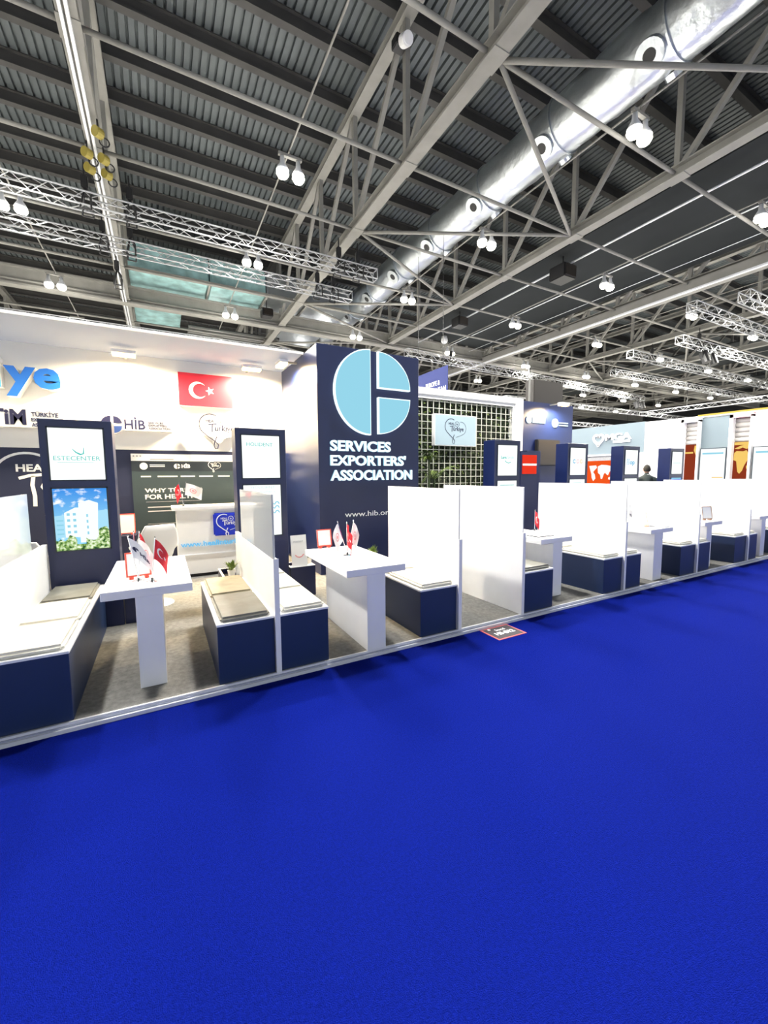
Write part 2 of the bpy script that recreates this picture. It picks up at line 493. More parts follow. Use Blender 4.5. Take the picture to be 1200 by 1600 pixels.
TL = ['steel lattice roof truss far out on the left', 'steel roof truss carrying twin bright rails and yellow hoists',
      'steel roof truss with the white sensor, left of the foil duct', 'steel roof truss just right of the foil duct',
      'deep steel roof girder with white gutter edge beyond the dark soffit', 'steel roof truss second beyond the dark soffit',
      'steel roof truss third beyond the dark soffit', 'steel roof truss fourth beyond the dark soffit',
      'steel roof truss fifth beyond the dark soffit', 'steel roof truss sixth beyond the dark soffit']
TR = [truss(x, l, 0.34 if x == 18.75 else 0.30) for x, l in zip(XT, TL)]
# twin bright rails under the left truss
for i, dx in enumerate((-0.07, 0.02)):
    r = MB().box(-0.95 + dx - 0.024, -0.95 + dx + 0.024, -6, 40, 8.86, 8.96).build('rail', 'alu', TR[1])
# gutter edge on girder E
MB().box(18.54, 18.60, -6, 40, 8.80, 9.12).build('gutter_edge', 'steel', TR[4])
MB().box(18.52, 18.66, -6, 40, 8.74, 8.80).build('gutter_edge', 'alu', TR[4])
MB().box(18.66, 19.0, -6, 40, 8.76, 8.80).build('gutter_edge', 'steel', TR[4])

# tie tubes along X at every node, and K-bracing between the trusses
def tie(y, x0, x1, r, label):
    o = MB().tube((x0, y, 9.06), (x1, y, 9.06), r, 10).build('tie_tube', 'steel', smooth=True)
    tag(o, label, kind='structure', group='tie tubes between the roof trusses')
for y in YN:
    for a, b in zip(XT[:-1], XT[1:]):
        if a == 18.75 and False: continue
        tie(y, a + 0.16, b - 0.16, 0.046, 'grey steel tie tube between two roof trusses')
for i, y in enumerate(YN):
    for a, b in ((5.55, 11.70), (24.95, 31.2), (37.4, 43.7)):
        if i % 2 == 1 :
            for j in (i - 1, i + 1):
                if 0 <= j < len(YN):
                    o = MB().tube((a + 0.15, y, 9.04), (b - 0.15, YN[j], 9.04), 0.05, 10).build('bracing_tube', 'steel', smooth=True)
                    tag(o, 'slanting grey steel bracing tube in the plane of the bottom chords', kind='structure', group='slanting bracing tubes')
# main cross girder
for y, l in ((20.7, 'main cross girder of the roof above the stand back wall'), (33.5, 'main cross girder of the roof far at the back')):
    g = MB().box(-26, 60, y - 0.2, y + 0.2, 8.85, 8.92).box(-26, 60, y - 0.05, y + 0.05, 8.92, 9.5).box(-26, 60, y - 0.2, y + 0.2, 9.5, 9.56).build('cross_girder', 'steel')
    tag(g, l, kind='structure')
# dark flat soffit between the right truss and the gutter girder
for x0, x1, l in ((12.95, 18.5, 'dark grey flat soffit panel beyond the foil duct'), (44.0, 49.6, 'dark grey flat soffit panel far down the hall')):
    s = MB().box(x0, x1, -6, 20.4, 9.62, 9.7).build('soffit_panel', 'soffit'); tag(s, l, kind='structure')
s = MB().box(31.5, 37.2, 8, 40, 9.62, 9.7).build('soffit_panel', 'soffit'); tag(s, 'dark grey flat soffit panel in the middle distance', kind='structure')
for x, r, l in ((13.5, 0.035, 'pale conduit rail under the left edge of the dark soffit'), (15.5, 0.022, 'thin pale conduit rail under the middle of the dark soffit'), (17.3, 0.012, 'very thin wire under the right part of the dark soffit')):
    o = MB().tube((x, -6, 9.3), (x, 20.4, 9.3), r, 8).build('conduit_rail', 'alu', smooth=True)
    tag(o, l, kind='structure')

# ------------------------------------------------------------------ foil ducts
duct = thing('air_duct', 'long silver foil-wrapped round air duct with nozzles', 'duct', (9.47, 0, 10.5))
rnd = random.Random(3)
ys = [-2 + 0.24 * k for k in range(113)]
n = 28
vs = []; fs = []
for k, y in enumerate(ys):
    seam = 0.03 if k % 6 == 0 else 0.0
    for i in range(n):
        a = 2 * PI * i / n
        r = 0.62 - seam + rnd.uniform(-0.012, 0.014)
        vs.append((9.47 + r * math.cos(a), y, 10.5 + r * math.sin(a)))
fs = [(k * n + i, k * n + (i + 1) % n, (k + 1) * n + (i + 1) % n, (k + 1) * n + i) for k in range(len(ys) - 1) for i in range(n)]
fs += [tuple(range(n))[::-1], tuple(range((len(ys) - 1) * n, len(ys) * n))]
MB().add(vs, fs).build('duct_skin', 'foil', duct, smooth=True)
for y in [5.25 + 2.66 * k - 0.02 * k * k for k in range(-2, 7)]:
    # twin nozzles: one faces down-left, one right-down
    for a, big in ((math.radians(228), 1), (math.radians(318), 0)):
        d = Vector((math.cos(a), 0, math.sin(a)))
        c = Vector((9.47, y, 10.5)) + d * 0.58
        R_ = 0.27 if big else 0.18
        nz = MB().tube(c, c + d * 0.12, R_, 20).build('nozzle', 'foil', duct, smooth=False)
        MB().tube(c + d * 0.115, c + d * 0.13, R_ * 0.45, 16).build('nozzle_opening', 'black', nz)
    MB().tube((9.47, y - 0.35, 10.5), (9.47, y - 0.31, 10.5), 0.665, 28).build('duct_band', 'foil', duct, smooth=False)
fd = thing('foil_plenum', 'wide teal-tinted foil duct box spanning above the stand wall', 'duct', (3, 19.5, 9.8))
rnd = random.Random(5)
for k, (x0, x1) in enumerate(((-0.75, 2.2), (2.25, 4.6), (4.65, 6.5), (6.55, 8.75))):
    m = 'foil_teal' if k < 2 else 'foil'
    MB().box(x0, x1, 19.5, 22.6, 9.8, 10.9).build('foil_panel', m, fd, bevel=0.06)
MB().box(-0.75, 1.3, 23.4, 26, 9.8, 10.9).build('foil_panel', 'foil_teal', fd, bevel=0.06)
MB().box(6.3, 8.75, 23.0, 26, 9.8, 10.9).build('foil_panel', 'foil', fd, bevel=0.06)
MB().box(-0.75, 8.75, 19.3, 19.48, 9.75, 9.85).build('flange', 'steel', fd)
for x in (2.22, 4.62, 6.52):
    MB().box(x - 0.04, x + 0.04, 19.4, 22.7, 9.72, 9.8).build('flange', 'steel', fd)
ln = MB().box(1.6, 6.2, 23.5, 27.5, 9.3, 9.35)
lv = thing('roof_louver', 'dark ribbed louver panel behind the cross girder', 'vent', (3.9, 25, 9.3))
ln.build('backing', 'black', lv)
for k in range(10):
    MB().box(1.6, 6.2, 23.5 + 0.4 * k, 23.65 + 0.4 * k, 9.22, 9.3).build('slat', 'steel_dark', lv)

# ------------------------------------------------------------------ hall lamps
def make_lamp(loc, label, group):
    x, y, z = loc
    t = thing('hall_lamp', label, 'lamp', loc, group)
    MB().box(x - 0.28, x + 0.28, y - 0.04, y + 0.04, z + 0.38, z + 0.44).build('bracket', 'steel', t)
    for s in (-1, 1):
        cx = x + s * 0.19
        sh = MB().lathe([(0.05, 0.36), (0.06, 0.22), (0.12, 0.12), (0.15, 0.05), (0.14, 0.05), (0.05, 0.2)], (cx, y, z), 14).build('reflector', 'alu', t, smooth=True)
        MB().lathe([(0.08, 0.06), (0.14, 0.03), (0.15, -0.02), (0.11, -0.09), (0.04, -0.12)], (cx, y, z), 14).build('lens', 'e_lamp', sh, smooth=True)
    MB().tube((x, y, z + 0.44), (x, y, 9.33), 0.012, 5).build('cable', 'steel_dark', t)
    return t
lamp0 = None
ROWN = ['far out on the left', 'left of the twin rail truss', 'left of the sensor truss', 'beside the foil duct', 'under the dark soffit',
        'first beyond the gutter girder', 'second beyond the gutter girder', 'third beyond the gutter girder', 'fourth beyond the gutter girder', 'fifth beyond the gutter girder']
ORD = ['nearest', 'second nearest', 'third nearest', 'fourth nearest', 'fifth nearest', 'farthest']
XL = [-9.3, -3.12, 3.05, 9.22, 15.3, 21.6, 27.9, 34.1, 40.3, 46.5]
YLs = [ 5.5, 10.1, 14.7, 19.75, 24.4, 29.0]
for xi, x in enumerate(XL):
    for yi, y in enumerate(YLs):
        if y < 2 and x > 10: continue
        grp = 'twin high bay hall lamps'
        row = ROWN[xi]
        lab = ('%s twin high-bay lamp in the row %s' % (ORD[yi], row)) if y > 2 else ('twin high-bay hall lamp almost overhead in the row %s' % row)
        if lamp0 is None:
            lamp0 = make_lamp((x, y, 8.75), lab, grp); t = lamp0
        else:
            t = dup(lamp0, (x + 9.3, y - 5.5, 0), lab)
        if -10 < x < 36 and y < 28:
            point_light('lamp_beam', (x, y, 8.55), LAMP_W * (0.3 if y < 2 else 1.4 if y < 8 else 1.1 if y < 11 else 0.9), (1.0, 0.97, 0.90), 0.3, t, spot=172, aim=(x, y, 0), blend=0.35)
            point_light('lamp_spill', (x, y, 8.52), LAMP_W * 0.05, (1.0, 0.97, 0.92), 0.35, t)
    c = MB().tube((x, -6, 9.32), (x, 30, 9.32), 0.022, 6).build('lamp_conduit', 'steel', smooth=True)
    tag(c, 'thin conduit running along a row of hall lamps', kind='structure', group='conduits along the lamp rows')

# ------------------------------------------------------------------ lattice lighting trusses, hoists, rigging
def lattice_truss(label, p, q, sec=0.30, step=0.33, pieces=False, group=None):
    p = Vector(p); q = Vector(q)
    d = (q - p).normalized(); L = (q - p).length
    side = d.cross(Vector((0, 0, 1))).normalized() * sec / 2
    upv = Vector((0, 0, sec / 2))
    t = thing('lattice_truss', label, 'truss', tuple(p), group)
    cs = [(-1, -1), (1, -1), (1, 1), (-1, 1)]
    for a, b in cs:
        MB().tube(p + side * a + upv * b, q + side * a + upv * b, 0.021, 6).build('chord', 'truss', t, smooth=True)
    n = int(L / step)
    if not pieces:
        mb = MB()
        for k in range(n):
            for c in range(4):
                a0, b0 = cs[c]; a1, b1 = cs[(c + 1) % 4]
                s0, s1 = p + d * (k * step), p + d * ((k + 1) * step)
                if k % 2: a0, b0, a1, b1 = a1, b1, a0, b0
                mb.bar(s0 + side * a0 + upv * b0, s1 + side * a1 + upv * b1, 0.018, 0.018)
        mb.build('bracing', 'truss', t, kind='stuff')
    else:
        meshes = {}
        for k in range(n):
            for c in range(4):
                a0, b0 = cs[c]; a1, b1 = cs[(c + 1) % 4]
                if k % 2: a0, b0, a1, b1 = a1, b1, a0, b0
                key = (k % 2, c)
                if key not in meshes:
                    meshes[key] = MB().bar(p + side * a0 + upv * b0, p + d * step + side * a1 + upv * b1, 0.014, 0.014).build('brace', 'truss', t)
                    o = meshes[key]
                else:
                    o = meshes[key].copy(); COL.objects.link(o); o.parent = t
                o.location = d * (k * step)
    for e in (p, q):
        MB().bar(e - side + upv, e + side + upv, 0.02, 0.02).bar(e - side - upv, e + side - upv, 0.02, 0.02).bar(e - side - upv, e - side + upv, 0.02, 0.02).bar(e + side - upv, e + side + upv, 0.02, 0.02).build('end_frame', 'truss', t)
    return t
lattice_truss('long bright lattice truss hung across the upper left, the higher of two', (-9.5, 12.35, 8.15), (6.48, 12.35, 8.15), pieces=True)
lattice_truss('long bright lattice truss hung across the left, the lower of two', (-9.5, 14.2, 8.15), (6.42, 14.2, 8.15), pieces=True)
lattice_truss('far lattice truss just above the white fabric roof edge', (-12, 21.9, 8.15), (6.3, 21.9, 8.15))
FT = [(('bright lattice truss starting beside the tower top and running to the right'), (11.8, 19.0, 8.15), (37.5, 21.0, 8.15)),
      ('lattice truss with square frame end next to the gutter girder', (18.6, 8.72, 8.15), (42, 8.72, 8.15)),
      ('lattice truss carrying dark spotlights, second right of the gutter girder', (22.6, 11.05, 8.15), (46, 11.05, 8.15)),
      ('lattice truss third beyond the gutter girder', (22.9, 13.6, 8.15), (48, 13.6, 8.15)),
      ('lattice truss at the right edge under the gutter girder', (19.2, 7.3, 8.15), (40, 7.3, 8.15)),
      ('distant lattice truss over the orange stand', (26, 16.5, 8.15), (60, 16.5, 8.15)),
      ('distant lattice truss behind the pale blue stand', (24, 24.0, 7.6), (60, 24.0, 7.6)),
      ('lowest distant lattice truss just over the pale blue stand', (22, 30.0, 6.2), (66, 30.0, 6.2)),
      ('low distant lattice truss crossing behind the navy wall', (20, 27.0, 6.6), (62, 27.0, 6.6)),
      ('distant lattice truss running away from the viewer over the far stands', (41.6, 12, 7.4), (41.6, 23.4, 7.4))]
for l, p, q in FT:
    t = lattice_truss(l, p, q, sec=0.36, step=0.5)
    if p[2] < 8:
        for f_ in (0.1, 0.35, 0.65, 0.9):
            a_ = Vector(p).lerp(Vector(q), f_)
            MB().tube(a_ + Vector((0, 0, 0.17)), (a_.x, a_.y, 12.5), 0.015, 5).build('hanger', 'black', t)

def rig(x, y, z0, label, top=9.0):
    t = thing('rigging_hoist', label, 'hoist', (x, y, z0), 'black rigging hoists')
    MB().box(x - 0.07, x + 0.07, y - 0.07, y + 0.07, z0 + 0.22, z0 + 0.52).build('hoist_body', 'black', t, bevel=0.02)
    MB().tube((x, y, z0 + 0.5), (x, y, top), 0.02, 6).build('chain', 'black', t)
    for s in (-1, 1):
        MB().path([(x, y, z0 + 0.25), (x + 0.12, y + s * 0.15, z0 + 0.02), (x + 0.12, y + s * 0.17, z0 - 0.30), (x - 0.1, y + s * 0.17, z0 - 0.30), (x, y, z0 + 0.25)], 0.022, 5).build('sling', 'black', t)
RG = [(-1.25, 12.35, 'black rigging hoist on the upper left truss, left of the rails'), (-0.35, 12.35, 'black rigging hoist on the upper left truss, right of the rails'),
      (-1.1, 14.2, 'black rigging hoist on the lower left truss, left of the rails'), (-0.45, 14.2, 'black rigging hoist on the lower left truss, right of the rails'),
      (5.2, 12.35, 'black rigging hoist near the right end of the upper left truss'), (5.85, 12.35, 'black rigging hoist nearest the end of the upper left truss'),
      (5.15, 14.2, 'black rigging hoist near the right end of the lower left truss'), (5.75, 14.2, 'black rigging hoist nearest the end of the lower left truss'),
      (-0.95, 16.5, 'black hoist hanging alone behind the lower left truss'),
      (15.0, 19.25, 'black rigging hoist on the truss beside the tower top'), (22.0, 19.8, 'black rigging hoist farther along the truss beside the tower top'),
      (24.5, 11.05, 'black rigging hoist on the truss with dark spotlights'), (25.0, 13.6, 'black rigging hoist on the third truss beyond the girder')]
for x, y, l in RG: rig(x, y, 8.2, l)
YH = [(-0.80, 10.75, 8.72, 'yellow pulley under the twin rails, nearest of the five'), (-1.08, 11.5, 8.72, 'yellow pulley left of the twin rails, upper'),
      (-1.08, 11.85, 8.62, 'yellow pulley left of the twin rails, lower'), (-0.78, 11.55, 8.72, 'yellow pulley right of the twin rails, upper'), (-0.76, 11.9, 8.62, 'yellow pulley right of the twin rails, lower')]
for x, y, z, l in YH:
    t = thing('pulley', l, 'pulley', (x, y, z))
    MB().tube((x - 0.05, y - 0.05, z), (x + 0.05, y + 0.05, z + 0.02), 0.10, 14).build('sheave', 'yellow', t)
    pts = [(x + 0.10 + 0.09 * math.cos(a), y + 0.10, z - 0.08 + 0.09 * math.sin(a)) for a in [k * PI / 5 for k in range(11)]]
    MB().path(pts, 0.014, 5).build('shackle', 'black', t)
    MB().tube((x, y, z + 0.1), (x, y, 8.98), 0.018, 5).build('hanger', 'black', t)
# white projector-like sensor on the truss
t = thing('horn_speaker', 'small white drum-shaped horn speaker with black bracket on the roof truss', 'speaker', (5.32, 8.6, 11.35))
MB().tube((5.32, 8.68, 11.48), (5.31, 8.42, 11.32), 0.13, 18).build('drum', 'white', t, bevel=0.03)
MB().box(5.18, 5.46, 8.72, 8.98, 11.45, 11.68).build('bracket', 'black', t, bevel=0.02)
for x, y, z, s, l in ((13.4, 10.6, 9.0, 0.34, 'black box loudspeaker hung under the edge of the dark soffit'), (13.3, 16.4, 9.1, 0.3, 'round dark fan unit hung beside the roof truss'), (4.7, 19.9, 9.2, 0.25, 'small black box hung under the foil plenum')):
    t = thing('hung_speaker', l, 'speaker', (x, y, z))
    MB().box(x - s, x + s, y - s, y + s, z - s * 0.7, z + s * 0.7).build('cabinet', 'black', t, bevel=0.03)
    MB().box(x - s * 0.8, x + s * 0.8, y - s - 0.02, y - s + 0.01, z - s * 0.55, z + s * 0.55).build('grille', 'brown_black', t)
    MB().tube((x, y, z + s * 0.7), (x, y, 9.8 if x < 5 else 9.64), 0.02, 5).build('hanger', 'black', t)
for x, y, z, l in ((25.2, 11.05, 7.6, 'dark spotlight with barrel body on the second truss, left of a pair'), (26.0, 11.05, 7.6, 'dark spotlight with barrel body on the second truss, right of a pair'),
                   (36.5, 20.9, 7.5, 'dark spotlight above the colonnade stand, left of a pair'), (37.3, 20.9, 7.5, 'dark spotlight above the colonnade stand, right of a pair')):
    t = thing('stage_spotlight', l, 'spotlight', (x, y, z))
    MB().tube((x, y - 0.1, z - 0.25), (x, y + 0.1, z + 0.3), 0.2, 12).build('barrel', 'black', t)
    MB().bar((x - 0.25, y, z), (x - 0.25, y, z + 0.5), 0.04, 0.04).bar((x + 0.25, y, z), (x + 0.25, y, z + 0.5), 0.04, 0.04).bar((x - 0.25, y, z + 0.5), (x + 0.25, y, z + 0.5), 0.04, 0.04).build('yoke', 'black', t)
t = thing('dome_light', 'small white dome lamp under the dark soffit', 'lamp', (14.7, 19.5, 9.3))
MB().lathe([(0.05, 0.32), (0.16, 0.26), (0.2, 0.0), (0.12, -0.12)], (14.7, 19.5, 9.3), 14).build('dome', 'white', t, smooth=True)
t = thing('hanging_banner', 'navy hanging banner behind the tower reading EUROPE & MEDITERRANEAN', 'banner', (8, 11.3, 4.2))
MB().box(8.0, 8.03, 10.45, 12.4, 4.12, 5.05).build('cloth', 'banner_navy', t)
xf = left(8.0)
MB().text('EUROPE &', -11.62, 4.53, 0.78, 0.15, xf, 0, 0.004, 0.01).build('lettering', 'print_white', t)
MB().text('MEDITERRANEAN', -12.1, 4.30, 1.58, 0.15, xf, 0, 0.004, 0.01).build('lettering', 'print_white', t)
for y in (10.7, 12.1): MB().tube((8.015, y, 5.05), (8.015, y, 9.0), 0.008, 5).build('wire', 'black', t)

# ================================================================== OUR STAND
ZP = 0.05
pl = thing('stand_platform', 'low grey carpeted stand platform with aluminium edge along the blue aisle', None, (0, 3.2, 0), kind='structure')
MB().box(-8, 13.0, 3.21, 8.3, 0.001, ZP).build('carpet', 'grey_carpet', pl)
MB().box(-8, 13.0, 3.195, 3.213, 0.0, ZP + 0.002).build('edge_lip', 'alu', pl)
MB().box(-8, 13.0, 3.183, 3.195, 0.0, 0.036).build('edge_groove', 'alu_dull', pl)
MB().box(-8, 13.0, 3.165, 3.183, 0.0, 0.026).build('edge_foot', 'alu', pl)

# back wall, white above and navy print band below
wb = thing('wall_stand', 'white stand back wall with navy printed lower band', None, (0, 8.1, 0), kind='structure')
MB().box(-8, 2.16, 8.1, 8.2, 2.10, 3.66).build('upper_panel', 'white_wall', wb)
MB().box(-8, 2.16, 8.1, 8.2, ZP, 2.10).build('navy_band', 'navy_print', wb)
fc = thing('fabric_ceiling', 'sheer white fabric roof stretched over the back of the stand', None, (0, 7.4, 3.66), kind='structure')
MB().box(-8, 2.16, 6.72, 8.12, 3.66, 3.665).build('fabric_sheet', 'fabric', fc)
MB().box(-8, 2.16, 6.70, 6.72, 3.645, 3.68).build('hem_rail', 'white', fc)

# printed heart logo (rounded heart line ending in a loop, three words inside)
def heart_strokes(mb, cx, cy, s, xf, d0, d1, w=1.0):
    L = []
    for a in range(60, 236, 11):
        L.append((cx - 0.20 * s + 0.30 * s * math.cos(math.radians(a)), cy + 0.10 * s + 0.30 * s * math.sin(math.radians(a))))
    L += [(cx - 0.24 * s, cy - 0.26 * s), (cx - 0.10 * s, cy - 0.36 * s), (cx - 0.01 * s, cy - 0.46 * s), (cx - 0.03 * s, cy - 0.56 * s), (cx - 0.10 * s, cy - 0.57 * s), (cx - 0.13 * s, cy - 0.48 * s), (cx - 0.10 * s, cy - 0.36 * s), (cx - 0.04 * s, cy - 0.22 * s)]
    mb.stroke(L, 0.030 * s * w, xf, d0, d1)
    R = []
    for a in range(100, -75, -11):
        R.append((cx + 0.30 * s + 0.26 * s * math.cos(math.radians(a)), cy + 0.04 * s + 0.26 * s * math.sin(math.radians(a))))
    R += [(cx + 0.22 * s, cy - 0.27 * s), (cx + 0.05 * s, cy - 0.32 * s)]
    mb.stroke(R, 0.014 * s * w, xf, d0, d1)
    mb.stroke(circle(cx + 0.10 * s, cy + 0.20 * s, 0.105 * s, 0, 2 * PI, 18) + [(cx + 0.205 * s, cy + 0.20 * s)], 0.014 * s * w, xf, d0, d1)
    mb.stroke([(cx - 0.26 * s, cy + 0.10 * s), (cx - 0.04 * s, cy + 0.135 * s)], 0.03 * s * w, xf, d0, d1)
    mb.text('HEAL', cx - 0.32 * s, cy + 0.17 * s, 0.27 * s, 0.085 * s, xf, d0, d1, 0.01)
    mb.text('in', cx + 0.065 * s, cy + 0.16 * s, 0.07 * s, 0.08 * s, xf, d0, d1, 0.01)
    mb.stroke([(cx - 0.15 * s, cy + 0.11 * s), (cx - 0.16 * s, cy - 0.10 * s)], 0.035 * s * w, xf, d0, d1)
    mb.text('ürkiye', cx - 0.09 * s, cy - 0.12 * s, 0.52 * s, 0.22 * s, xf, d0, d1, 0.01)
    return mb

# wall graphic on the far left: big white heart line with HEAL IN TÜRKİYE
g = thing('wall_graphic', 'white line heart graphic with HEAL lettering on the navy band', 'graphic', (-1.7, 8.09, 1.5))
xf = front(8.1)
mb = MB()
mb.stroke([(-1.80 + 0.42 * math.cos(math.radians(a)), 1.60 + 0.42 * math.sin(math.radians(a))) for a in range(205, 10, -8)], 0.035, xf, 0.0, 0.004)
mb.text('HEAL IN', -1.935, 1.735, 0.62, 0.115, xf, 0, 0.004, 0.03)
mb.stroke([(-1.91, 1.635), (-1.78, 1.675), (-1.62, 1.69), (-1.5, 1.68)], 0.045, xf, 0, 0.004)
mb.stroke([(-1.735, 1.67), (-1.755, 1.53), (-1.735, 1.36), (-1.74, 1.2)], 0.05, xf, 0, 0.004)
mb.stroke([(-1.52, 1.565), (-1.62, 1.56), (-1.645, 1.50), (-1.60, 1.42), (-1.54, 1.385), (-1.48, 1.385), (-1.555, 1.25), (-1.60, 1.15), (-1.62, 1.05), (-1.58, 0.95), (-1.50, 0.90), (-1.42, 0.91)], 0.03, xf, 0, 0.004)
mb.prism(circle(-1.545, 1.565, 0.045, n=16), xf, 0.0, 0.004)
mb.build('print', 'print_white', g)

# browser page graphic
g = thing('web_page_panel', 'dark slate wall panel showing a web page headed WHY TÜRKİYE FOR HEALTH', 'panel', (0.75, 8.09, 0.62))
xf = front(8.085)
MB().box(-0.44, 1.95, 8.085, 8.1, 0.62, 2.035).build('panel', 'slate', g)
MB().rect(-0.44, 1.95, 1.914, 2.035, xf, 0, 0.002).build('address_bar', 'print_white', g)
MB().rect(-0.44, 1.95, 1.742, 1.914, xf, 0, 0.002).build('header', 'slate_dark', g)
mb = MB()
for k in range(3): mb.prism(circle(-0.40 + 0.05 * k, 1.995, 0.014, n=10), xf, 0.002, 0.004)
mb.rect(-0.16, 0.20, 1.935, 1.95, xf, 0.002, 0.004)
mb.build('toolbar_marks', 'print_grey', g)
mb = MB()
mb.prism(circle(-0.26, 1.825, 0.06, n=20), xf, 0.002, 0.004)
for k in range(2): mb.rect(-0.17, 0.06, 1.815 + 0.025 * k, 1.828 + 0.025 * k, xf, 0.002, 0.004)
mb.prism(circle(0.245, 1.825, 0.045, PI / 2, 3 * PI / 2, 12), xf, 0.002, 0.004)
mb.prism([(0.26, 1.835), (0.30, 1.835), (0.285, 1.86), (0.26, 1.87)], xf, 0.002, 0.004)
mb.prism([(0.26, 1.815), (0.30, 1.815), (0.285, 1.79), (0.26, 1.78)], xf, 0.002, 0.004)
mb.text('HİB', 0.32, 1.795, 0.14, 0.085, xf, 0.002, 0.004, 0.05)
heart_strokes(mb, 0.86, 1.835, 0.20, xf, 0.002, 0.004, 1.4)
for x0, x1 in ((-0.31, -0.16), (-0.06, 0.25), (0.30, 0.53), (0.60, 0.83), (0.92, 1.12), (1.22, 1.48)): mb.rect(x0, x1, 1.638, 1.658, xf, 0.0, 0.002)
mb.prism([(1.74, 1.742), (1.95, 1.742), (1.95, 1.55)], xf, 0.0, 0.002)
mb.build('header_print', 'print_white', g)
MB().text('WHY TÜRKİYE', -0.265, 1.37, 0.90, 0.095, xf, 0, 0.002, 0.025).text('FOR HEALTH', -0.265, 1.255, 0.80, 0.082, xf, 0, 0.002, 0.025).build('heading', 'print_white', g)
MB().rect(-0.255, 0.60, 1.206, 1.212, xf, 0, 0.002).rect(-0.235, 0.52, 1.105, 1.125, xf, 0, 0.002).rect(-0.235, 0.17, 1.035, 1.055, xf, 0, 0.002).rect(-0.25, 1.8, 0.822, 0.827, xf, 0, 0.002).build('body_print', 'print_grey_lines', g)

# 3D word, raised sign boxes and flag on the white wall
g = thing('wall_lettering', 'big raised sky-blue lettering ending in iye on the white wall', 'sign', (-1.9, 8.1, 2.85))
letters('ye', -1.93, 2.835, 0.655, 0.44, front(8.1), 0.02, 0.20, 0.035, 'letter', 'blue_letter', g, 'white')
letters('i', -2.085, 2.955, 0.125, 0.46, front(8.1), 0.02, 0.20, 0.03, 'letter', 'cyan_letter', g, 'white')
letters('Türk', -3.75, 2.955, 1.58, 0.50, front(8.1), 0.02, 0.20, 0.03, 'letter', 'cyan_letter', g, 'white')
def sign_box(name, label, pts, depth=0.20):
    t = thing(name, label, 'sign', (pts[0][0], 8.1, pts[0][1]))
    MB().prism(pts, front(8.1), 0.0, depth).build('sign_body', 'white', t)
    return t
d = 0.19
g = sign_box('sign_box', 'raised white TİM sign of the Türkiye exporters assembly, cut by the left edge', [(-2.6, 2.39), (-1.28, 2.39), (-1.28, 2.67), (-2.6, 2.67)], d)
xf = front(8.1 - d)
MB().text('TiM', -2.13, 2.425, 0.41, 0.225, xf, 0, 0.004, 0.035).build('lettering', 'print_navy', g)
MB().text('TÜRKİYE', -1.66, 2.555, 0.325, 0.085, xf, 0, 0.004, 0.015).text('EXPORTERS', -1.66, 2.48, 0.31, 0.055, xf, 0, 0.004, 0.01).text('ASSEMBLY', -1.66, 2.405, 0.28, 0.055, xf, 0, 0.004, 0.01).build('lettering', 'print_navy', g)
g = sign_box('sign_box', 'raised white HİB services exporters association sign beside the left totem top', [(-0.56, 2.405), (0.20, 2.405), (0.20, 2.47), (0.10, 2.58), (-0.14, 2.62), (-0.55, 2.61)] , d)
MB().prism(circle(-0.655, 2.49, 0.155, n=32), front(8.1), 0.0, d - 0.001).build('sign_body', 'white', g)
mb = MB()
mb.prism(circle(-0.675, 2.49, 0.135, PI / 2, 3 * PI / 2, 20), xf, 0, 0.004)
mb.prism([(-0.635, 2.515)] + circle(-0.635, 2.51, 0.115, 0, PI / 2, 12), xf, 0, 0.004)
mb.build('round_emblem', 'print_navy', g)
MB().prism([(-0.635, 2.47)] + circle(-0.635, 2.47, 0.115, -PI / 2, 0, 12), xf, 0, 0.004).build('round_emblem', 'print_mid', g)
MB().text('HIB', -0.49, 2.425, 0.295, 0.155, xf, 0, 0.004, 0.02).prism(circle(-0.335, 2.605, 0.018, n=10), xf, 0, 0.004).build('lettering', 'print_navy', g)
MB().text('SERVICES', -0.15, 2.525, 0.22, 0.034, xf, 0, 0.004, 0.02).text('EXPORTERS', -0.15, 2.48, 0.27, 0.034, xf, 0, 0.004, 0.02).text('ASSOCIATION', -0.15, 2.435, 0.32, 0.034, xf, 0, 0.004, 0.02).build('lettering', 'print_navy', g)
hb = [(0.63, 2.50), (0.66, 2.60), (0.76, 2.66), (0.90, 2.65), (0.98, 2.60), (1.10, 2.63), (1.24, 2.62), (1.34, 2.54), (1.32, 2.42), (1.20, 2.36), (1.06, 2.33), (0.96, 2.24), (0.86, 2.25), (0.84, 2.33), (0.70, 2.37)]
g = sign_box('heart_sign', 'raised white heart-shaped Heal in Türkiye sign above the web page panel', hb, 0.24)
heart_strokes(MB(), 0.93, 2.49, 0.62, front(8.1 - 0.24), 0, 0.004, 0.8).build('print', 'print_navy', g)
g = thing('flag_sign', 'raised red flag box with white crescent and star on the white wall', 'sign', (0.78, 8.1, 2.88))
MB().box(0.33, 1.21, 7.95, 8.1, 2.875, 3.435).build('box_body', 'white', g)
xf = front(7.95)
MB().rect(0.33, 1.21, 2.875, 3.435, xf, 0, 0.006).build('flag_face', 'print_red', g)
def crescent(mb, cx, cy, R_, xf, d0, d1):
    a = math.radians(38)
    out = [(cx + R_ * math.cos(t), cy + R_ * math.sin(t)) for t in [a + (2 * PI - 2 * a) * k / 24 for k in range(25)]]
    r2 = R_ * 0.80; c2 = cx + R_ * 0.25
    b = math.asin(min(1, R_ * math.sin(a) / r2))
    inn = [(c2 + r2 * math.cos(t), cy + r2 * math.sin(t)) for t in [2 * PI - b - (2 * PI - 2 * b) * k / 24 for k in range(25)]]
    for i in range(24):
        mb.prism([out[i], out[i + 1], inn[24 - i - 1], inn[24 - i]], xf, d0, d1)
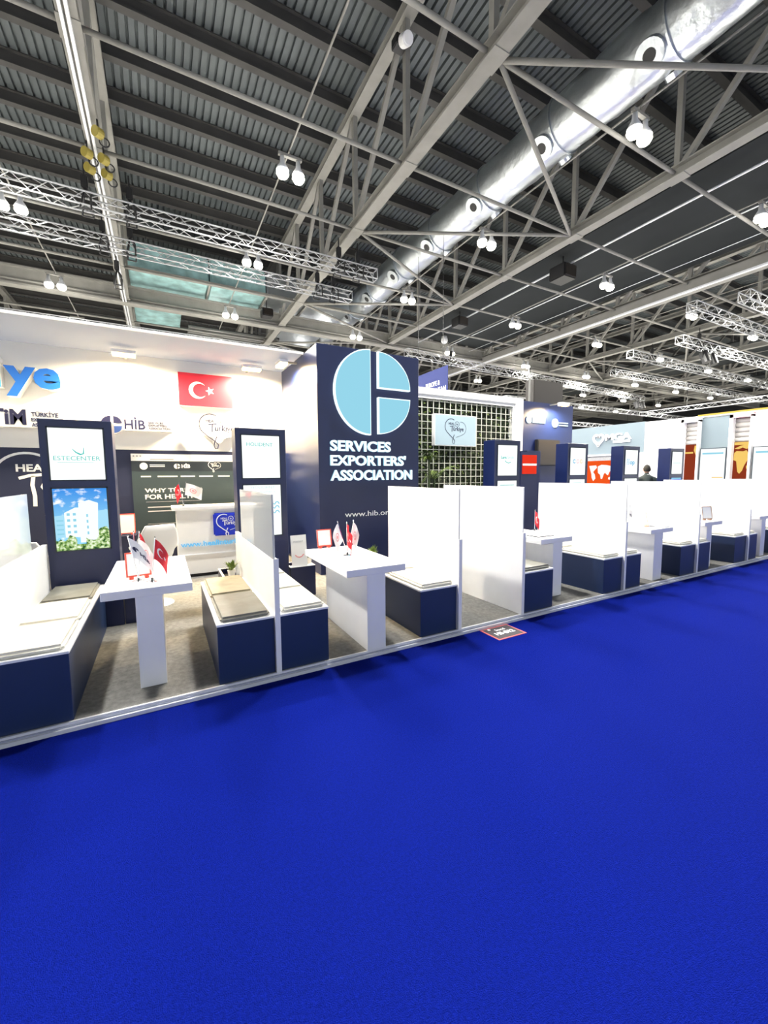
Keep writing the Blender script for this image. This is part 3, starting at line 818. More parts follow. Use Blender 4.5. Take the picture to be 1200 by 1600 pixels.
def star(mb, cx, cy, R_, xf, d0, d1, rot=PI):
    pts = [(cx + (R_ if k % 2 == 0 else R_ * 0.4) * math.cos(rot + k * PI / 5), cy + (R_ if k % 2 == 0 else R_ * 0.4) * math.sin(rot + k * PI / 5)) for k in range(10)]
    for k in range(10): mb.prism([(cx, cy), pts[k], pts[(k + 1) % 10]], xf, d0, d1)
mb = MB(); crescent(mb, 0.635, 3.15, 0.145, xf, 0.006, 0.009); star(mb, 0.83, 3.15, 0.075, xf, 0.006, 0.009)
mb.build('crescent_and_star', 'print_white', g)

# warm floods
def flood(x, y, z, aim, label, yawv=0.0):
    t = thing('flood_light', label, 'floodlight', (x, y, z), None)
    dx, dy = math.cos(yawv), math.sin(yawv)
    p = Vector((x, y, z)); u = Vector((dx, dy, 0)) * 0.16
    MB().bar(p - u + Vector((0, 0, 0.03)), p + u + Vector((0, 0, 0.03)), 0.14, 0.05).build('housing', 'alu', t)
    MB().bar(p - u * 0.95 - Vector((0, 0, 0.012)), p + u * 0.95 - Vector((0, 0, 0.012)), 0.13, 0.035).build('lens', 'e_flood', t)
    w_ = Vector(aim); w_.z = z + 0.05
    w_ = w_ + (w_ - p).normalized() * 0.004
    MB().bar(p + Vector((0, 0, 0.05)), w_ if (w_ - p).length > 0.1 else p + Vector((0.275, 0, 0.05)), 0.03, 0.03).build('arm', 'steel', t)
    point_light('flood_beam', (x, y, z - 0.06), FLOOD_W, (1.0, 0.79, 0.47), 0.08, t, spot=168, aim=(p + (Vector(aim) - p) * 0.6 - Vector((0, 0, 0.8))), blend=0.5)
    return t
flood(-0.42, 7.62, 3.54, (-0.42, 8.1, 2.6), 'warm glowing floodlight above the HİB sign')
flood(1.50, 7.62, 3.54, (1.50, 8.1, 2.6), 'warm glowing floodlight above and right of the red flag box')
flood(1.90, 7.1, 3.54, (2.166, 7.1, 2.9), 'warm glowing floodlight against the side of the navy tower', PI / 2)
flood(-3.2, 7.62, 3.54, (-3.2, 8.1, 2.6), 'warm floodlight farther left above the blue lettering')

# ------------------------------------------------------------------ navy tower with the round emblem
tw = thing('sign_tower', 'tall navy tower with light blue round emblem and SERVICES EXPORTERS ASSOCIATION lettering', 'tower', (3.1, 6.08, ZP))
MB().box(2.166, 4.03, 6.08, 8.2, ZP, 3.66).build('tower_body', 'navy', tw, bevel=0.004, seg=1)
xf = front(6.08)
def lit_piece(pts, face):
    b = MB().prism(pts, xf, 0.0, 0.06).build('emblem_segment', 'e_letter', tw)
    ins = []
    cx = sum(p[0] for p in pts) / len(pts); cy = sum(p[1] for p in pts) / len(pts)
    for x, y in pts:
        dx, dy = cx - x, cy - y; l = math.hypot(dx, dy)
        ins.append((x + dx / l * 0.022, y + dy / l * 0.022))
    MB().prism(ins, xf, 0.06, 0.064).build('emblem_face', face, b)
cx, cz, R_ = 3.13, 2.985, 0.685
lit_piece([(3.06, cz + R_), ] + circle(3.06, cz, R_ * 0.93, PI / 2 + 0.001, 3 * PI / 2 - 0.001, 28, ry=R_)[1:-1] + [(3.06, cz - R_)], 'e_cyan')
lit_piece([(3.20, 3.07)] + circle(3.20, 3.07, 0.62, 0, PI / 2, 14, ry=0.585), 'e_cyan')
lit_piece([(3.20, 2.925)] + circle(3.20, 2.925, 0.62, -PI / 2, 0, 14, ry=0.60), 'e_cyan')
for body, u0, v0, ww in (('SERVICES', 2.352, 2.03, 1.095), ("EXPORTERS'", 2.352, 1.80, 1.395), ('ASSOCIATION', 2.352, 1.56, 1.525)):
    letters(body, u0, v0, ww, 0.172, xf, 0.0, 0.035, 0.028, 'letter', 'e_letter', tw, 'e_letter_soft')
MB().text('www.hib.org.tr', 2.595, 0.935, 1.05, 0.115, xf, 0, 0.004, 0.0).build('lettering', 'print_white', tw)

# ------------------------------------------------------------------ living wall with cream lattice
gw = thing('living_wall', 'green plant wall behind a white square lattice, right of the tower', 'plant wall', (6.3, 8.0, ZP))
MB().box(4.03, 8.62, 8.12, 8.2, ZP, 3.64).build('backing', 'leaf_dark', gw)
MB().box(4.03, 8.62, 7.92, 8.12, 3.50, 3.65).build('top_beam', 'white', gw, bevel=0.006)
MB().box(4.03, 8.62, 7.95, 8.12, 3.42, 3.50).build('top_beam', 'white', gw)
MB().box(8.34, 8.62, 7.92, 8.12, ZP, 3.50).build('post', 'white', gw, bevel=0.006)
MB().box(8.27, 8.34, 7.96, 8.12, ZP, 3.42).build('post', 'white', gw)
vbar = None
for k in range(26):
    x = 4.06 + 0.166 * k
    if vbar is None:
        vbar = MB().box(x - 0.006, x + 0.006, 7.985, 8.0, ZP, 3.42).build('lattice_bar', 'lattice', gw); x0 = x
    else:
        o = vbar.copy(); COL.objects.link(o); o.parent = gw; o.location = (x - x0, 0, 0)
hbar = None
for k in range(20):
    z = 3.375 - 0.162 * k
    if hbar is None:
        hbar = MB().box(4.03, 8.27, 7.982, 7.998, z - 0.006, z + 0.006).build('lattice_bar', 'lattice', gw); z0 = z
    else:
        o = hbar.copy(); COL.objects.link(o); o.parent = gw; o.location = (0, 0, z - z0)
rnd = random.Random(11)
for name, m, cnt, dens in (('foliage', 'leaf', 3800, 0), ('foliage', 'leaf_light', 1300, 1)):
    mb = MB()
    for _ in range(cnt):
        x = rnd.uniform(4.1, 8.25); z = rnd.uniform(0.9, 3.4)
        cl = math.sin(x * 3.1 + 1.3 * math.sin(z * 2.7)) + math.sin(z * 3.7 + x)
        if dens == 1 and x > 5.9 and rnd.random() < 0.75: continue
        if cl < -0.3 and rnd.random() < 0.6: continue
        y = 8.12 - abs(rnd.gauss(0, 0.05)) - 0.005
        l = rnd.uniform(0.04, 0.09); a = rnd.uniform(0, 2 * PI); ww = l * 0.32
        dx, dz = math.cos(a), math.sin(a)
        p = Vector((x, y, z)); q = p + Vector((dx * l, -rnd.uniform(0, 0.04), dz * l)); md = (p + q) / 2
        nn = Vector((-dz, rnd.uniform(-0.6, 0.6), dx)).normalized() * ww
        mb.add([p, md + nn, q, md - nn], [(0, 1, 2, 3)])
    mb.build(name, m, gw, kind='stuff')
# sign on the lattice
g = thing('lattice_sign', 'white box sign with the heart logo hung on the plant wall lattice', 'sign', (6.3, 7.98, 2.32))
MB().box(5.66, 6.93, 7.86, 7.98, 2.33, 3.07).build('sign_body', 'white', g, bevel=0.004)
MB().rect(5.68, 6.91, 2.35, 3.05, front(7.86), 0, 0.003).build('sign_face', mat('pale_blue_face', (0.42, 0.55, 0.62), 0.5), g)
heart_strokes(MB(), 6.26, 2.73, 0.60, front(7.86), 0.003, 0.006, 0.8).build('print', 'print_navy', g)
# palms at the foot of the plant wall
def palm(x, y, z, h, label, seed, nfr=13):
    r = random.Random(seed)
    t = thing('potted_palm', label, 'plant', (x, y, ZP))
    MB().lathe([(0.13, 0), (0.17, 0.32), (0.18, 0.34), (0.16, 0.34), (0.15, 0.30)], (x, y, ZP), 16).build('pot', 'pot', t, smooth=False)
    MB().lathe([(0.15, 0.29), (0.02, 0.30)], (x, y, ZP), 12).build('soil', 'soil', t)
    MB().tube((x, y, ZP + 0.3), (x, y, z), 0.025, 8).build('stem', 'leaf', t)
    for k in range(nfr):
        a = 2 * PI * k / nfr + r.uniform(-0.2, 0.2); reach = h * r.uniform(0.35, 0.7); rise = h * r.uniform(0.4, 0.9)
        mb = MB()
        pts = []
        for i in range(7):
            s = i / 6
            pts.append(Vector((x + math.cos(a) * reach * s, y + math.sin(a) * reach * s * 0.5, z + rise * s - h * 0.55 * s * s)))
        for i in range(1, 7):
            for sd in (-1, 1):
                for ss in (0.0, 0.5):
                    p = pts[i - 1].lerp(pts[i], ss)
                    dirv = (pts[i] - pts[i - 1]).normalized(); sv = dirv.cross(Vector((0, 0, 1)))
                    sv = sv.normalized() * sd if sv.length > 1e-3 else Vector((sd, 0, 0))
                    tip = p + sv * 0.13 * (1.1 - i / 8) + dirv * 0.12 - Vector((0, 0, 0.03))
                    mb.add([p - dirv * 0.008, p + dirv * 0.012, tip], [(0, 1, 2)])
        mb.path(pts, 0.005, 4)
        mb.build('frond', 'leaf' if k % 3 else 'leaf_light', t)
palm(5.25, 7.3, 1.55, 1.0, 'feathery palm in front of the plant wall beside the tower', 1)
palm(6.0, 7.3, 1.15, 0.60, 'shorter feathery palm in front of the plant wall', 2)
palm(5.42, 7.74, 2.0, 0.55, 'tall bright green palm close to the lattice beside the navy tower', 4, 15)
# palm at the far left, before the heart graphic
palm(-2.25, 7.3, 0.95, 0.75, 'feathery palm before the heart graphic at the left edge', 9, 12)

# ------------------------------------------------------------------ navy wall section right of the plant wall
t = thing('navy_wall_panel', 'navy stand wall with glowing emblem lettering under a warm lamp', 'wall panel', (9.7, 8.0, ZP))
MB().box(8.63, 10.75, 8.0, 8.15, ZP, 3.62).build('panel', 'navy', t)
xf = front(8.0)
mb = MB()
mb.prism(circle(8.92, 3.13, 0.10, PI * 0.2, PI * 1.8, 16), xf, 0, 0.03)
for k in range(4): mb.rect(9.06 + 0.13 * k, 9.16 + 0.13 * k, 3.05, 3.2, xf, 0, 0.03)
mb.build('lettering', 'e_letter', t)
mb = MB(); mb.prism(circle(9.97, 3.09, 0.13, n=20), xf, 0, 0.03)
mb.rect(10.14, 10.52, 3.09, 3.12, xf, 0, 0.03).rect(10.14, 10.52, 3.02, 3.05, xf, 0, 0.03)
mb.build('emblem', 'e_letter', t)
t = thing('header_box', 'dark brown box standing above the navy wall, lit by a warm lamp', 'box', (9.6, 8.1, 3.62))
MB().box(9.15, 10.35, 8.05, 8.35, 3.62, 4.25).build('box_body', 'brown_black', t, bevel=0.01)
MB().box(8.98, 9.02, 8.05, 8.09, 3.62, 4.25).build('post', 'steel_dark', t)
flood(9.75, 7.55, 3.52, (9.75, 8.0, 2.9), 'warm glowing lamp over the navy wall panel')
t = thing('wall_monitor', 'dark switched-off monitor on the navy wall beside the red screen', 'monitor', (9.6, 8.0, 1.9))
MB().box(9.18, 10.1, 7.9, 8.0, 1.88, 2.6).build('case', 'black', t, bevel=0.006)
MB().box(9.21, 10.07, 7.893, 7.9, 1.91, 2.57).build('glass', 'brown_black', t)
t = thing('red_screen_stand', 'dark navy stand with a red square screen crossed by a white line of letters', 'totem', (7.85, 7.0, ZP))
MB().box(7.57, 8.14, 7.0, 7.3, ZP, 2.18).build('body', 'navy', t, bevel=0.004)
MB().box(7.62, 8.10, 6.985, 7.0, 1.645, 2.10).build('screen', 'e_red', t)
MB().rect(7.62, 8.10, 1.845, 1.895, front(6.985), 0, 0.003).build('lettering', 'print_white', t)
t = thing('navy_cabinet', 'navy cabinet block behind the red screen stand', 'cabinet', (8.5, 7.5, ZP))
MB().box(8.16, 8.66, 7.35, 7.9, ZP, 2.22).build('body', 'navy', t, bevel=0.004)
MB().box(8.16, 8.66, 7.35, 7.9, 2.22, 2.235).build('top', 'navy_bench', t)

# ------------------------------------------------------------------ totems
def totem(xl, label, up, low):
    xr = xl + 0.60
    t = thing('info_totem', label, 'totem', ((xl + xr) / 2, 5.1, ZP), 'info totems behind the benches')
    MB().box(xl, xr, 5.1, 5.37, ZP, 2.22).build('body', 'navy', t, bevel=0.004, seg=1)
    xf = front(5.1)
    fr = MB()
    for z0, z1 in ((1.61, 2.145), (0.895, 1.545)):
        a, b = xl + 0.06, xr - 0.07
        fr.rect(a, b, z1 - 0.012, z1, xf, 0, 0.008).rect(a, b, z0, z0 + 0.012, xf, 0, 0.008).rect(a, a + 0.012, z0, z1, xf, 0, 0.008).rect(b - 0.012, b, z0, z1, xf, 0, 0.008)
    fr.build('bezel', 'slate_dark', t)
    s1 = MB().rect(xl + 0.072, xr - 0.082, 1.622, 2.133, xf, 0, 0.004).build('upper_screen', 'e_screen', t)
    s2 = MB().rect(xl + 0.072, xr - 0.082, 0.907, 1.533, xf, 0, 0.004).build('lower_screen', low, t)
    up(s1, s2, xl + 0.072, xr - 0.082, xf)
    return t
def este(s1, s2, a, b, xf):
    w_ = b - a
    MB().text('ESTECENTER', a + 0.03, 1.815, w_ * 0.86, 0.043, xf, 0.004, 0.006, 0.0).stroke([(a + 0.185, 1.93), (a + 0.215, 1.895), (a + 0.25, 1.875), (a + 0.275, 1.885), (a + 0.28, 1.945)], [0.004, 0.012, 0.016, 0.012, 0.003], xf, 0.004, 0.006).build('print', 'e_teal', s1)
    MB().rect(a + 0.06, b - 0.09, 1.792, 1.797, xf, 0.004, 0.006).build('print', 'e_teal_pale', s1)
    # picture: white buildings against the sky, shrubs in front
    b2 = MB()
    b2.prism([(a, 1.04), (a + 0.10, 1.04), (a + 0.10, 1.27), (a, 1.26)], xf, 0.004, 0.005)
    b2.build('picture', 'e_build2', s2)
    b2 = MB()
    b2.prism([(b - 0.10, 1.12), (b, 1.12), (b, 1.31), (b - 0.10, 1.30)], xf, 0.004, 0.005)
    b2.build('picture', 'e_build2', s2)
    bb = MB()
    bb.prism([(a + 0.08, 1.04), (a + 0.21, 1.04), (a + 0.21, 1.34), (a + 0.17, 1.34), (a + 0.08, 1.29)], xf, 0.005, 0.006)
    bb.build('picture', 'e_build', s2)
    bb = MB()
    bb.prism([(a + 0.20, 1.00), (b - 0.10, 1.00), (b - 0.08, 1.38), (a + 0.29, 1.415), (a + 0.20, 1.385)], xf, 0.005, 0.006)
    bb.build('picture', 'e_build', s2)
    MB().rect(a + 0.2, b - 0.03, 0.98, 1.1, xf, 0.005, 0.0055).build('picture', 'e_build', s2)
    wn = MB()
    for k in range(4):
        for j in range(2): wn.rect(a + 0.10 + 0.05 * j, a + 0.125 + 0.05 * j, 1.08 + 0.06 * k, 1.105 + 0.06 * k, xf, 0.006, 0.007)
        wn.rect(a + 0.015, a + 0.07, 1.07 + 0.045 * k, 1.085 + 0.045 * k, xf, 0.006, 0.007)
        wn.rect(a + 0.26, a + 0.275, 1.06 + 0.06 * k, 1.09 + 0.06 * k, xf, 0.006, 0.007)
    wn.build('picture', 'e_cyan', s2)
    r = random.Random(4)
    for u0, u1, hh in ((a, a + 0.17, 0.13), (b - 0.20, b, 0.12)):
        pts = [(u0, 0.907)] + [(u0 + (u1 - u0) * k / 9, 0.907 + hh * r.uniform(0.7, 1.25)) for k in range(10)] + [(u1, 0.907)]
        MB().prism(pts, xf, 0.007, 0.008).build('picture', 'e_bush', s2)
    pts = [(b - 0.09, 1.0)] + [(b - 0.09 + 0.09 * k / 5, 1.09 + 0.05 * r.uniform(0.0, 1.0)) for k in range(6)] + [(b, 1.0)]
    MB().prism(pts, xf, 0.007, 0.008).build('picture', 'e_bush', s2)
    MB().rect(a + 0.17, b - 0.2, 0.907, 0.965, xf, 0.006, 0.007).build('picture', 'e_bush', s2)
def holi(s1, s2, a, b, xf):
    MB().text('HOLIDENT', a + 0.055, 2.005, 0.31, 0.045, xf, 0.004, 0.006, 0.0).build('print', 'e_teal', s1)
    MB().text('HOLIDENT', a + 0.09, 1.49, 0.29, 0.03, xf, 0.004, 0.006, -0.01).text('CLINICS', a + 0.2, 1.44, 0.18, 0.022, xf, 0.004, 0.006, -0.01).build('print', 'e_teal_pale', s2)
    q = MB()
    for z in (1.20, 1.26, 1.31): q.stroke([(b - 0.14 + 0.02 * k, z + 0.02 * math.sin(k * 1.7)) for k in range(7)], 0.016, xf, 0.004, 0.006)
    q.build('print', 'e_cyan', s2)
def lara(s1, s2, a, b, xf):
    MB().text('Lara', a + 0.07, 1.905, 0.13, 0.05, xf, 0.004, 0.006, 0.02).stroke([(a + 0.16, 1.875), (a + 0.20, 1.845), (a + 0.25, 1.835), (a + 0.30, 1.85)], 0.012, xf, 0.004, 0.006).build('print', 'e_teal', s1)
    MB().text('Smile', a + 0.22, 1.905, 0.15, 0.05, xf, 0.004, 0.006, -0.01).build('print', 'e_teal_pale', s1)
    MB().rect(a + 0.06, b - 0.06, 1.45, 1.465, xf, 0.004, 0.006).build('print', 'e_teal_pale', s2)
def rings(s1, s2, a, b, xf):
    for i, mm in enumerate(('e_blue', 'e_pink', 'e_yel')):
        c = a + 0.12 + 0.10 * i
        MB().stroke(circle(c, 1.88, 0.032, 0.5, 2 * PI - 0.5 * (i == 0), 16), 0.016, xf, 0.004, 0.006).build('print', mm, s1)
    MB().rect(a + 0.1, b - 0.1, 1.47, 1.48, xf, 0.004, 0.006).build('print', 'e_teal_pale', s2)
def hop(s1, s2, a, b, xf):
    q = MB()
    for i in range(2):
        for k in range(4): q.rect(a + 0.06 + 0.06 * i, a + 0.085 + 0.06 * i, 1.83 + 0.032 * k, 1.85 + 0.032 * k, xf, 0.004, 0.006)
    q.text('op', a + 0.17, 1.80, 0.17, 0.10, xf, 0.004, 0.006, 0.02)
    q.build('print', 'e_blue', s1)
    MB().rect(a + 0.1, b - 0.2, 1.48, 1.49, xf, 0.004, 0.006).build('print', 'e_cyan', s2)
def plain(s1, s2, a, b, xf):
    MB().rect(a + 0.06, b - 0.06, 1.87, 1.88, xf, 0.004, 0.006).build('print', 'e_teal_pale', s1)
    MB().rect(a + 0.02, b - 0.02, 1.5, 1.53, xf, 0.004, 0.006).build('print', 'e_cyan', s2)
totem(-1.03, 'navy double-screen totem showing ESTECENTER and a sky picture with white buildings', este, 'e_sky')
totem(0.785, 'navy double-screen totem headed HOLIDENT, half hidden by a white partition', holi, 'e_screen')
totem(4.90, 'navy totem with a pale screen of teal Lara lettering, before the plant wall', lara, 'e_screen')
totem(6.75, 'navy totem whose white screen shows three coloured rings', rings, 'e_screen')
totem(8.51, 'navy totem whose white screen shows blue dots and the letters op', hop, 'e_screen')
totem(10.34, 'farthest navy totem, with a blank white screen over a blue one', plain, 'e_blue_scr')

# ------------------------------------------------------------------ partitions
def partition(x, label, lowback, face='gloss_white'):
    t = thing('partition', label, 'partition', (x, 3.9, ZP), 'white partitions between the booths')
    MB().box(x - 0.02, x + 0.02, 3.2, lowback, ZP, 0.985).build('low_panel', 'white', t, bevel=0.003, seg=1)
    MB().box(x - 0.02, x - 0.004, 3.2, 4.66, 0.985, 1.502).build('upper_panel', face, t, bevel=0.002, seg=1)
    MB().box(x - 0.0205, x + 0.0205, 3.188, 3.2, ZP, 0.99).build('edge_strip', 'white', t)
    return t
partition(-1.05, 'white partition at the left edge, mirroring the sky picture', 5.1, 'mirror_white')
partition(0.763, 'white partition in front of the HOLIDENT totem', 5.1, 'mirror_white')
partition(2.627, 'white partition just right of the HOLIDENT side table, left wall of the empty bay', 4.66)
partition(3.535, 'white partition forming the right wall of the empty bay', 4.66)
partition(5.485, 'white partition in front of the totem with three rings', 4.66)
partition(7.44, 'white partition in front of the totem with blue dots', 4.66)
partition(9.25, 'pale partition before the farthest totem, last but one on the right', 4.66)
partition(11.15, 'farthest white partition at the right edge', 4.66)

# ------------------------------------------------------------------ benches
def bench(x0, x1, label, cush, y1=4.66, y0=3.22, rim=0.022):
    t = thing('bench', label, 'bench', ((x0 + x1) / 2, (y0 + y1) / 2, ZP), 'navy box benches')
    MB().box(x0 + 0.004, x1 - 0.004, y0, y1, ZP, 0.505).build('box_body', 'navy_bench', t, bevel=0.003, seg=1)
    MB().box(x0, x1, y0 - 0.004, y1, 0.505, 0.525).build('top_board', 'white', t, bevel=0.003, seg=1)
    n = len(cush); L = (y1 - y0 - 0.02) / n
    for k, m in enumerate(cush):
        a = y0 + 0.02 + k * L
        MB().box(x0 + 0.03, x1 - 0.03, a, a + L - 0.035, 0.520, 0.566).build('cushion', m, t, bevel=0.018, seg=3, smooth=False)
    return t
bench(-1.028, -0.585, 'navy bench with three pads at the left edge, its farthest pad grey', ['seat', 'seat', 'seat_grey'], 5.08)
bench(-1.52, -1.075, 'navy bench on the far side of the leftmost partition', ['seat', 'seat', 'seat'])
bench(0.307, 0.742, 'navy bench with two tan grey pads, left of the HOLIDENT partition', ['seat_grey', 'seat_tan'])
bench(0.784, 1.207, 'navy bench with white pads, right of the HOLIDENT partition', ['seat', 'seat', 'seat'], 5.08)
bench(2.155, 2.606, 'navy bench with a white pad beside the partition of the empty bay', ['seat', 'seat'])
bench(3.556, 4.075, 'navy bench just right of the empty bay, mostly hidden by the partition', ['seat_grey', 'seat'])
bench(5.055, 5.464, 'navy bench left of the partition before the three ring totem', ['seat', 'seat'])
bench(5.506, 5.914, 'navy bench right of the partition before the three ring totem', ['seat', 'seat'])
bench(6.98, 7.419, 'navy bench left of the partition before the blue dot totem', ['seat', 'seat'])
bench(7.461, 7.90, 'navy bench right of the partition before the blue dot totem', ['seat', 'seat'])
bench(8.79, 9.229, 'navy bench left of the partition before the farthest totem', ['seat', 'seat'])
bench(9.271, 9.68, 'navy bench right of the partition before the farthest totem', ['seat', 'seat'])
bench(10.5, 11.12, 'navy bench cut by the right edge of the picture', ['seat', 'seat'])

# ------------------------------------------------------------------ tables
def table(x0, y0, yd, px0, pw, label, pback=0.12, m='table_white'):
    t = thing('table', label, 'table', (x0 + 0.3, y0 + yd / 2, ZP), 'white booth tables')
    MB().box(x0, x0 + 0.60, y0, y0 + yd, 0.755, 0.82).build('tabletop', m, t, bevel=0.003, seg=1)
    MB().box(px0, px0 + pw, y0 + 0.004, y0 + yd - pback, ZP, 0.757).build('pedestal', m, t, bevel=0.003, seg=1)
    return t
table(-0.43, 3.455, 1.26, -0.218, 0.178, 'white slab table with the white HİB flags, nearest on the left')
table(1.37, 3.19, 1.17, 1.567, 0.188, 'white slab table with a red-framed card and three small flags')
table(4.155, 3.48, 1.2, 4.39, 0.18, 'white slab table with a tablet and a booklet, right of the empty bay')
table(6.225, 3.27, 1.2, 6.335, 0.225, 'white slab table with a cream card frame and a booklet')
table(7.88, 3.30, 1.2, 7.96, 0.175, 'white slab table with a single leaning card frame')
table(9.83, 3.25, 1.2, 9.94, 0.18, 'farthest white slab table at the right edge')

# ------------------------------------------------------------------ desk flags
def flag_cloth(p_top, p_bot, dirv, length, droop, seed, n=10, m=5):
    """cloth hung from a pole between two points, waving and drooping; returns grid points"""
    r = random.Random(seed)
    p_top, p_bot, dirv = Vector(p_top), Vector(p_bot), Vector(dirv).normalized()
    side = dirv.cross(Vector((0, 0, 1))).normalized()
    ph = r.uniform(0, 6)
    g = []
    for i in range(n + 1):
        s = i / n
        row = []
        for j in range(m + 1):
            q = p_top.lerp(p_bot, j / m)
            q = q + dirv * length * s * (1 - 0.25 * droop * s) + Vector((0, 0, -droop * length * (s ** 1.3))) + side * 0.018 * s ** 0.5 * math.sin(ph + s * 8 + j * 0.5)
            row.append(q)
        g.append(row)
    return g, side
def cloth_mb(g, side, th=0.0015):
    mb = MB(); n = len(g); m = len(g[0])
    for off in (0, 1):
        base = len(mb.v)
        mb.v += [tuple(q + side * th * off) for row in g for q in row]
        for i in range(n - 1):
            for j in range(m - 1):
                f = (base + i * m + j, base + (i + 1) * m + j, base + (i + 1) * m + j + 1, base + i * m + j + 1)
                mb.f.append(f if off else f[::-1])
    return mb
def cloth_xf(g, side, off):
    n = len(g) - 1; m = len(g[0]) - 1
    def xf(u, v, w):   # u along the cloth 0..1, v up 0..1
        a = min(max(u, 0), 0.999) * n; b = min(max(1 - v, 0), 0.999) * m
        i, j = int(a), int(b); fa, fb = a - i, b - j
        q = (g[i][j] * (1 - fa) + g[i + 1][j] * fa) * (1 - fb) + (g[i][j + 1] * (1 - fa) + g[i + 1][j + 1] * fa) * fb
        return tuple(q + side * (off + w))
    return xf
def flag_stand(x, y, z, label, flags, group='small desk flags'):
    t = thing('desk_flag_stand', label, 'flag', (x, y, z), group)
    MB().lathe([(0.045, 0), (0.045, 0.006), (0.02, 0.012), (0.012, 0.03), (0.006, 0.035)], (x, y, z), 16).build('base', 'chrome', t, smooth=False)
    for k, (lean, dirv, h, length, fh, droop, kind) in enumerate(flags):
        top = Vector((x + lean[0], y + lean[1], z + h))
        p0 = Vector((x, y, z + 0.02))
        MB().tube(p0, top, 0.0035, 6).lathe([(0.003, 0), (0.007, 0.008), (0.001, 0.02)], top, 8).build('pole', 'chrome', t)
        a = p0.lerp(top, 0.985); b = p0.lerp(top, 1 - fh / h)
        g_, side = flag_cloth(a, b, dirv, length, droop, k + int(x * 37))
        fl = cloth_mb(g_, side).build('flag', {'tr': 'flag_red', 'hib': 'flag_white', 'em': 'flag_white', 'uk': 'flag_navy'}[kind], t, smooth=True)
        s_ = side if side.dot(Vector((x, y, z)) - Vector((0, 0, 1.65))) < 0 else -side
        xf = cloth_xf(g_, s_, 0.0025)
        flip = (lambda u, v, w: xf(u, v, w))
        mb = MB()
        if kind == 'tr':
            mb2 = MB(); crescent(mb2, 0.38, 0.5, 0.21, lambda u, v, w: flip(u if dirv[0] >= 0 else u, v, w), 0, 0.001); star(mb2, 0.68, 0.5, 0.10, flip, 0, 0.001)
            mb2.build('crescent_and_star', 'flag_white', fl)
        elif kind == 'hib':
            mb.text('HİB', 0.36, 0.36, 0.46, 0.26, flip, 0, 0.001, 0.04)
            mb.prism(circle(0.20, 0.5, 0.13, PI / 2, 1.5 * PI, 10), flip, 0, 0.001).prism([(0.215, 0.52)] + circle(0.215, 0.52, 0.11, 0, PI / 2, 6), flip, 0, 0.001)
            mb.rect(0.36, 0.80, 0.28, 0.31, flip, 0, 0.001)
            mb.build('print', 'print_navy', fl)
        elif kind == 'em':
            mb.stroke(circle(0.45, 0.5, 0.18, 0, 2 * PI, 16) + [(0.63, 0.5)], 0.05, flip, 0, 0.001)
            mb.prism(circle(0.45, 0.5, 0.09, n=10), flip, 0, 0.001)
            mb.build('print', 'print_pink', fl)
        elif kind == 'uk':
            for w_, mm, o in ((0.26, 'flag_white', 0), (0.13, 'flag_red', 0.001)):
                MB().stroke([(0.02, 0.5), (0.98, 0.5)], w_, flip, o, o + 0.001).stroke([(0.5, 0.02), (0.5, 0.98)], w_ * 0.8, flip, o, o + 0.001).stroke([(0.02, 0.03), (0.98, 0.97)], w_ * 0.5, flip, o, o + 0.0008).stroke([(0.02, 0.97), (0.98, 0.03)], w_ * 0.5, flip, o, o + 0.0008).build('cross', mm, fl)
    return t
zt = 0.82
flag_stand(-0.106, 3.63, zt, 'chrome desk flag stand with red crescent flag, nearest on the left table',
           [((0.035, 0.02), (1, 0.15, 0), 0.34, 0.125, 0.17, 1.15, 'tr')])
flag_stand(-0.20, 3.70, zt, 'desk flag stand with the white HİB flag on the left table',
           [((-0.055, 0.0), (1, -0.1, 0), 0.36, 0.185, 0.175, 0.9, 'hib'), ((0.02, 0.06), (1, 0.3, 0), 0.33, 0.13, 0.16, 1.1, 'em')])
flag_stand(-0.22, 3.95, zt, 'rear desk flag stand with Union flag and red flag on the left table',
           [((-0.01, 0.0), (-0.6, -1, 0), 0.36, 0.07, 0.15, 2.2, 'uk'), ((0.03, 0.02), (1, 0.1, 0), 0.36, 0.08, 0.15, 1.7, 'tr')])
flag_stand(1.645, 3.81, zt, 'desk flag stand with two white flags around a red one, on the second table',
           [((-0.10, 0.0), (-1, 0.3, 0), 0.345, 0.09, 0.20, 1.6, 'em'), ((0.0, 0.0), (0.25, -1, 0), 0.335, 0.10, 0.22, 1.2, 'tr'), ((0.085, 0.02), (1, -0.3, 0), 0.345, 0.09, 0.20, 1.5, 'em')])
flag_stand(4.69, 4.05, zt, 'small red desk flag on the table right of the empty bay',
           [((0.0, 0.0), (0.25, -1, 0), 0.30, 0.09, 0.2, 1.3, 'tr')])
flag_stand(6.45, 3.75, zt, 'pale desk flags behind the cream card frame, on the fourth table',
           [((-0.04, 0.0), (-1, 0.1, 0), 0.30, 0.11, 0.18, 1.1, 'em'), ((0.05, 0.0), (1, 0.1, 0), 0.30, 0.09, 0.18, 1.1, 'hib')])

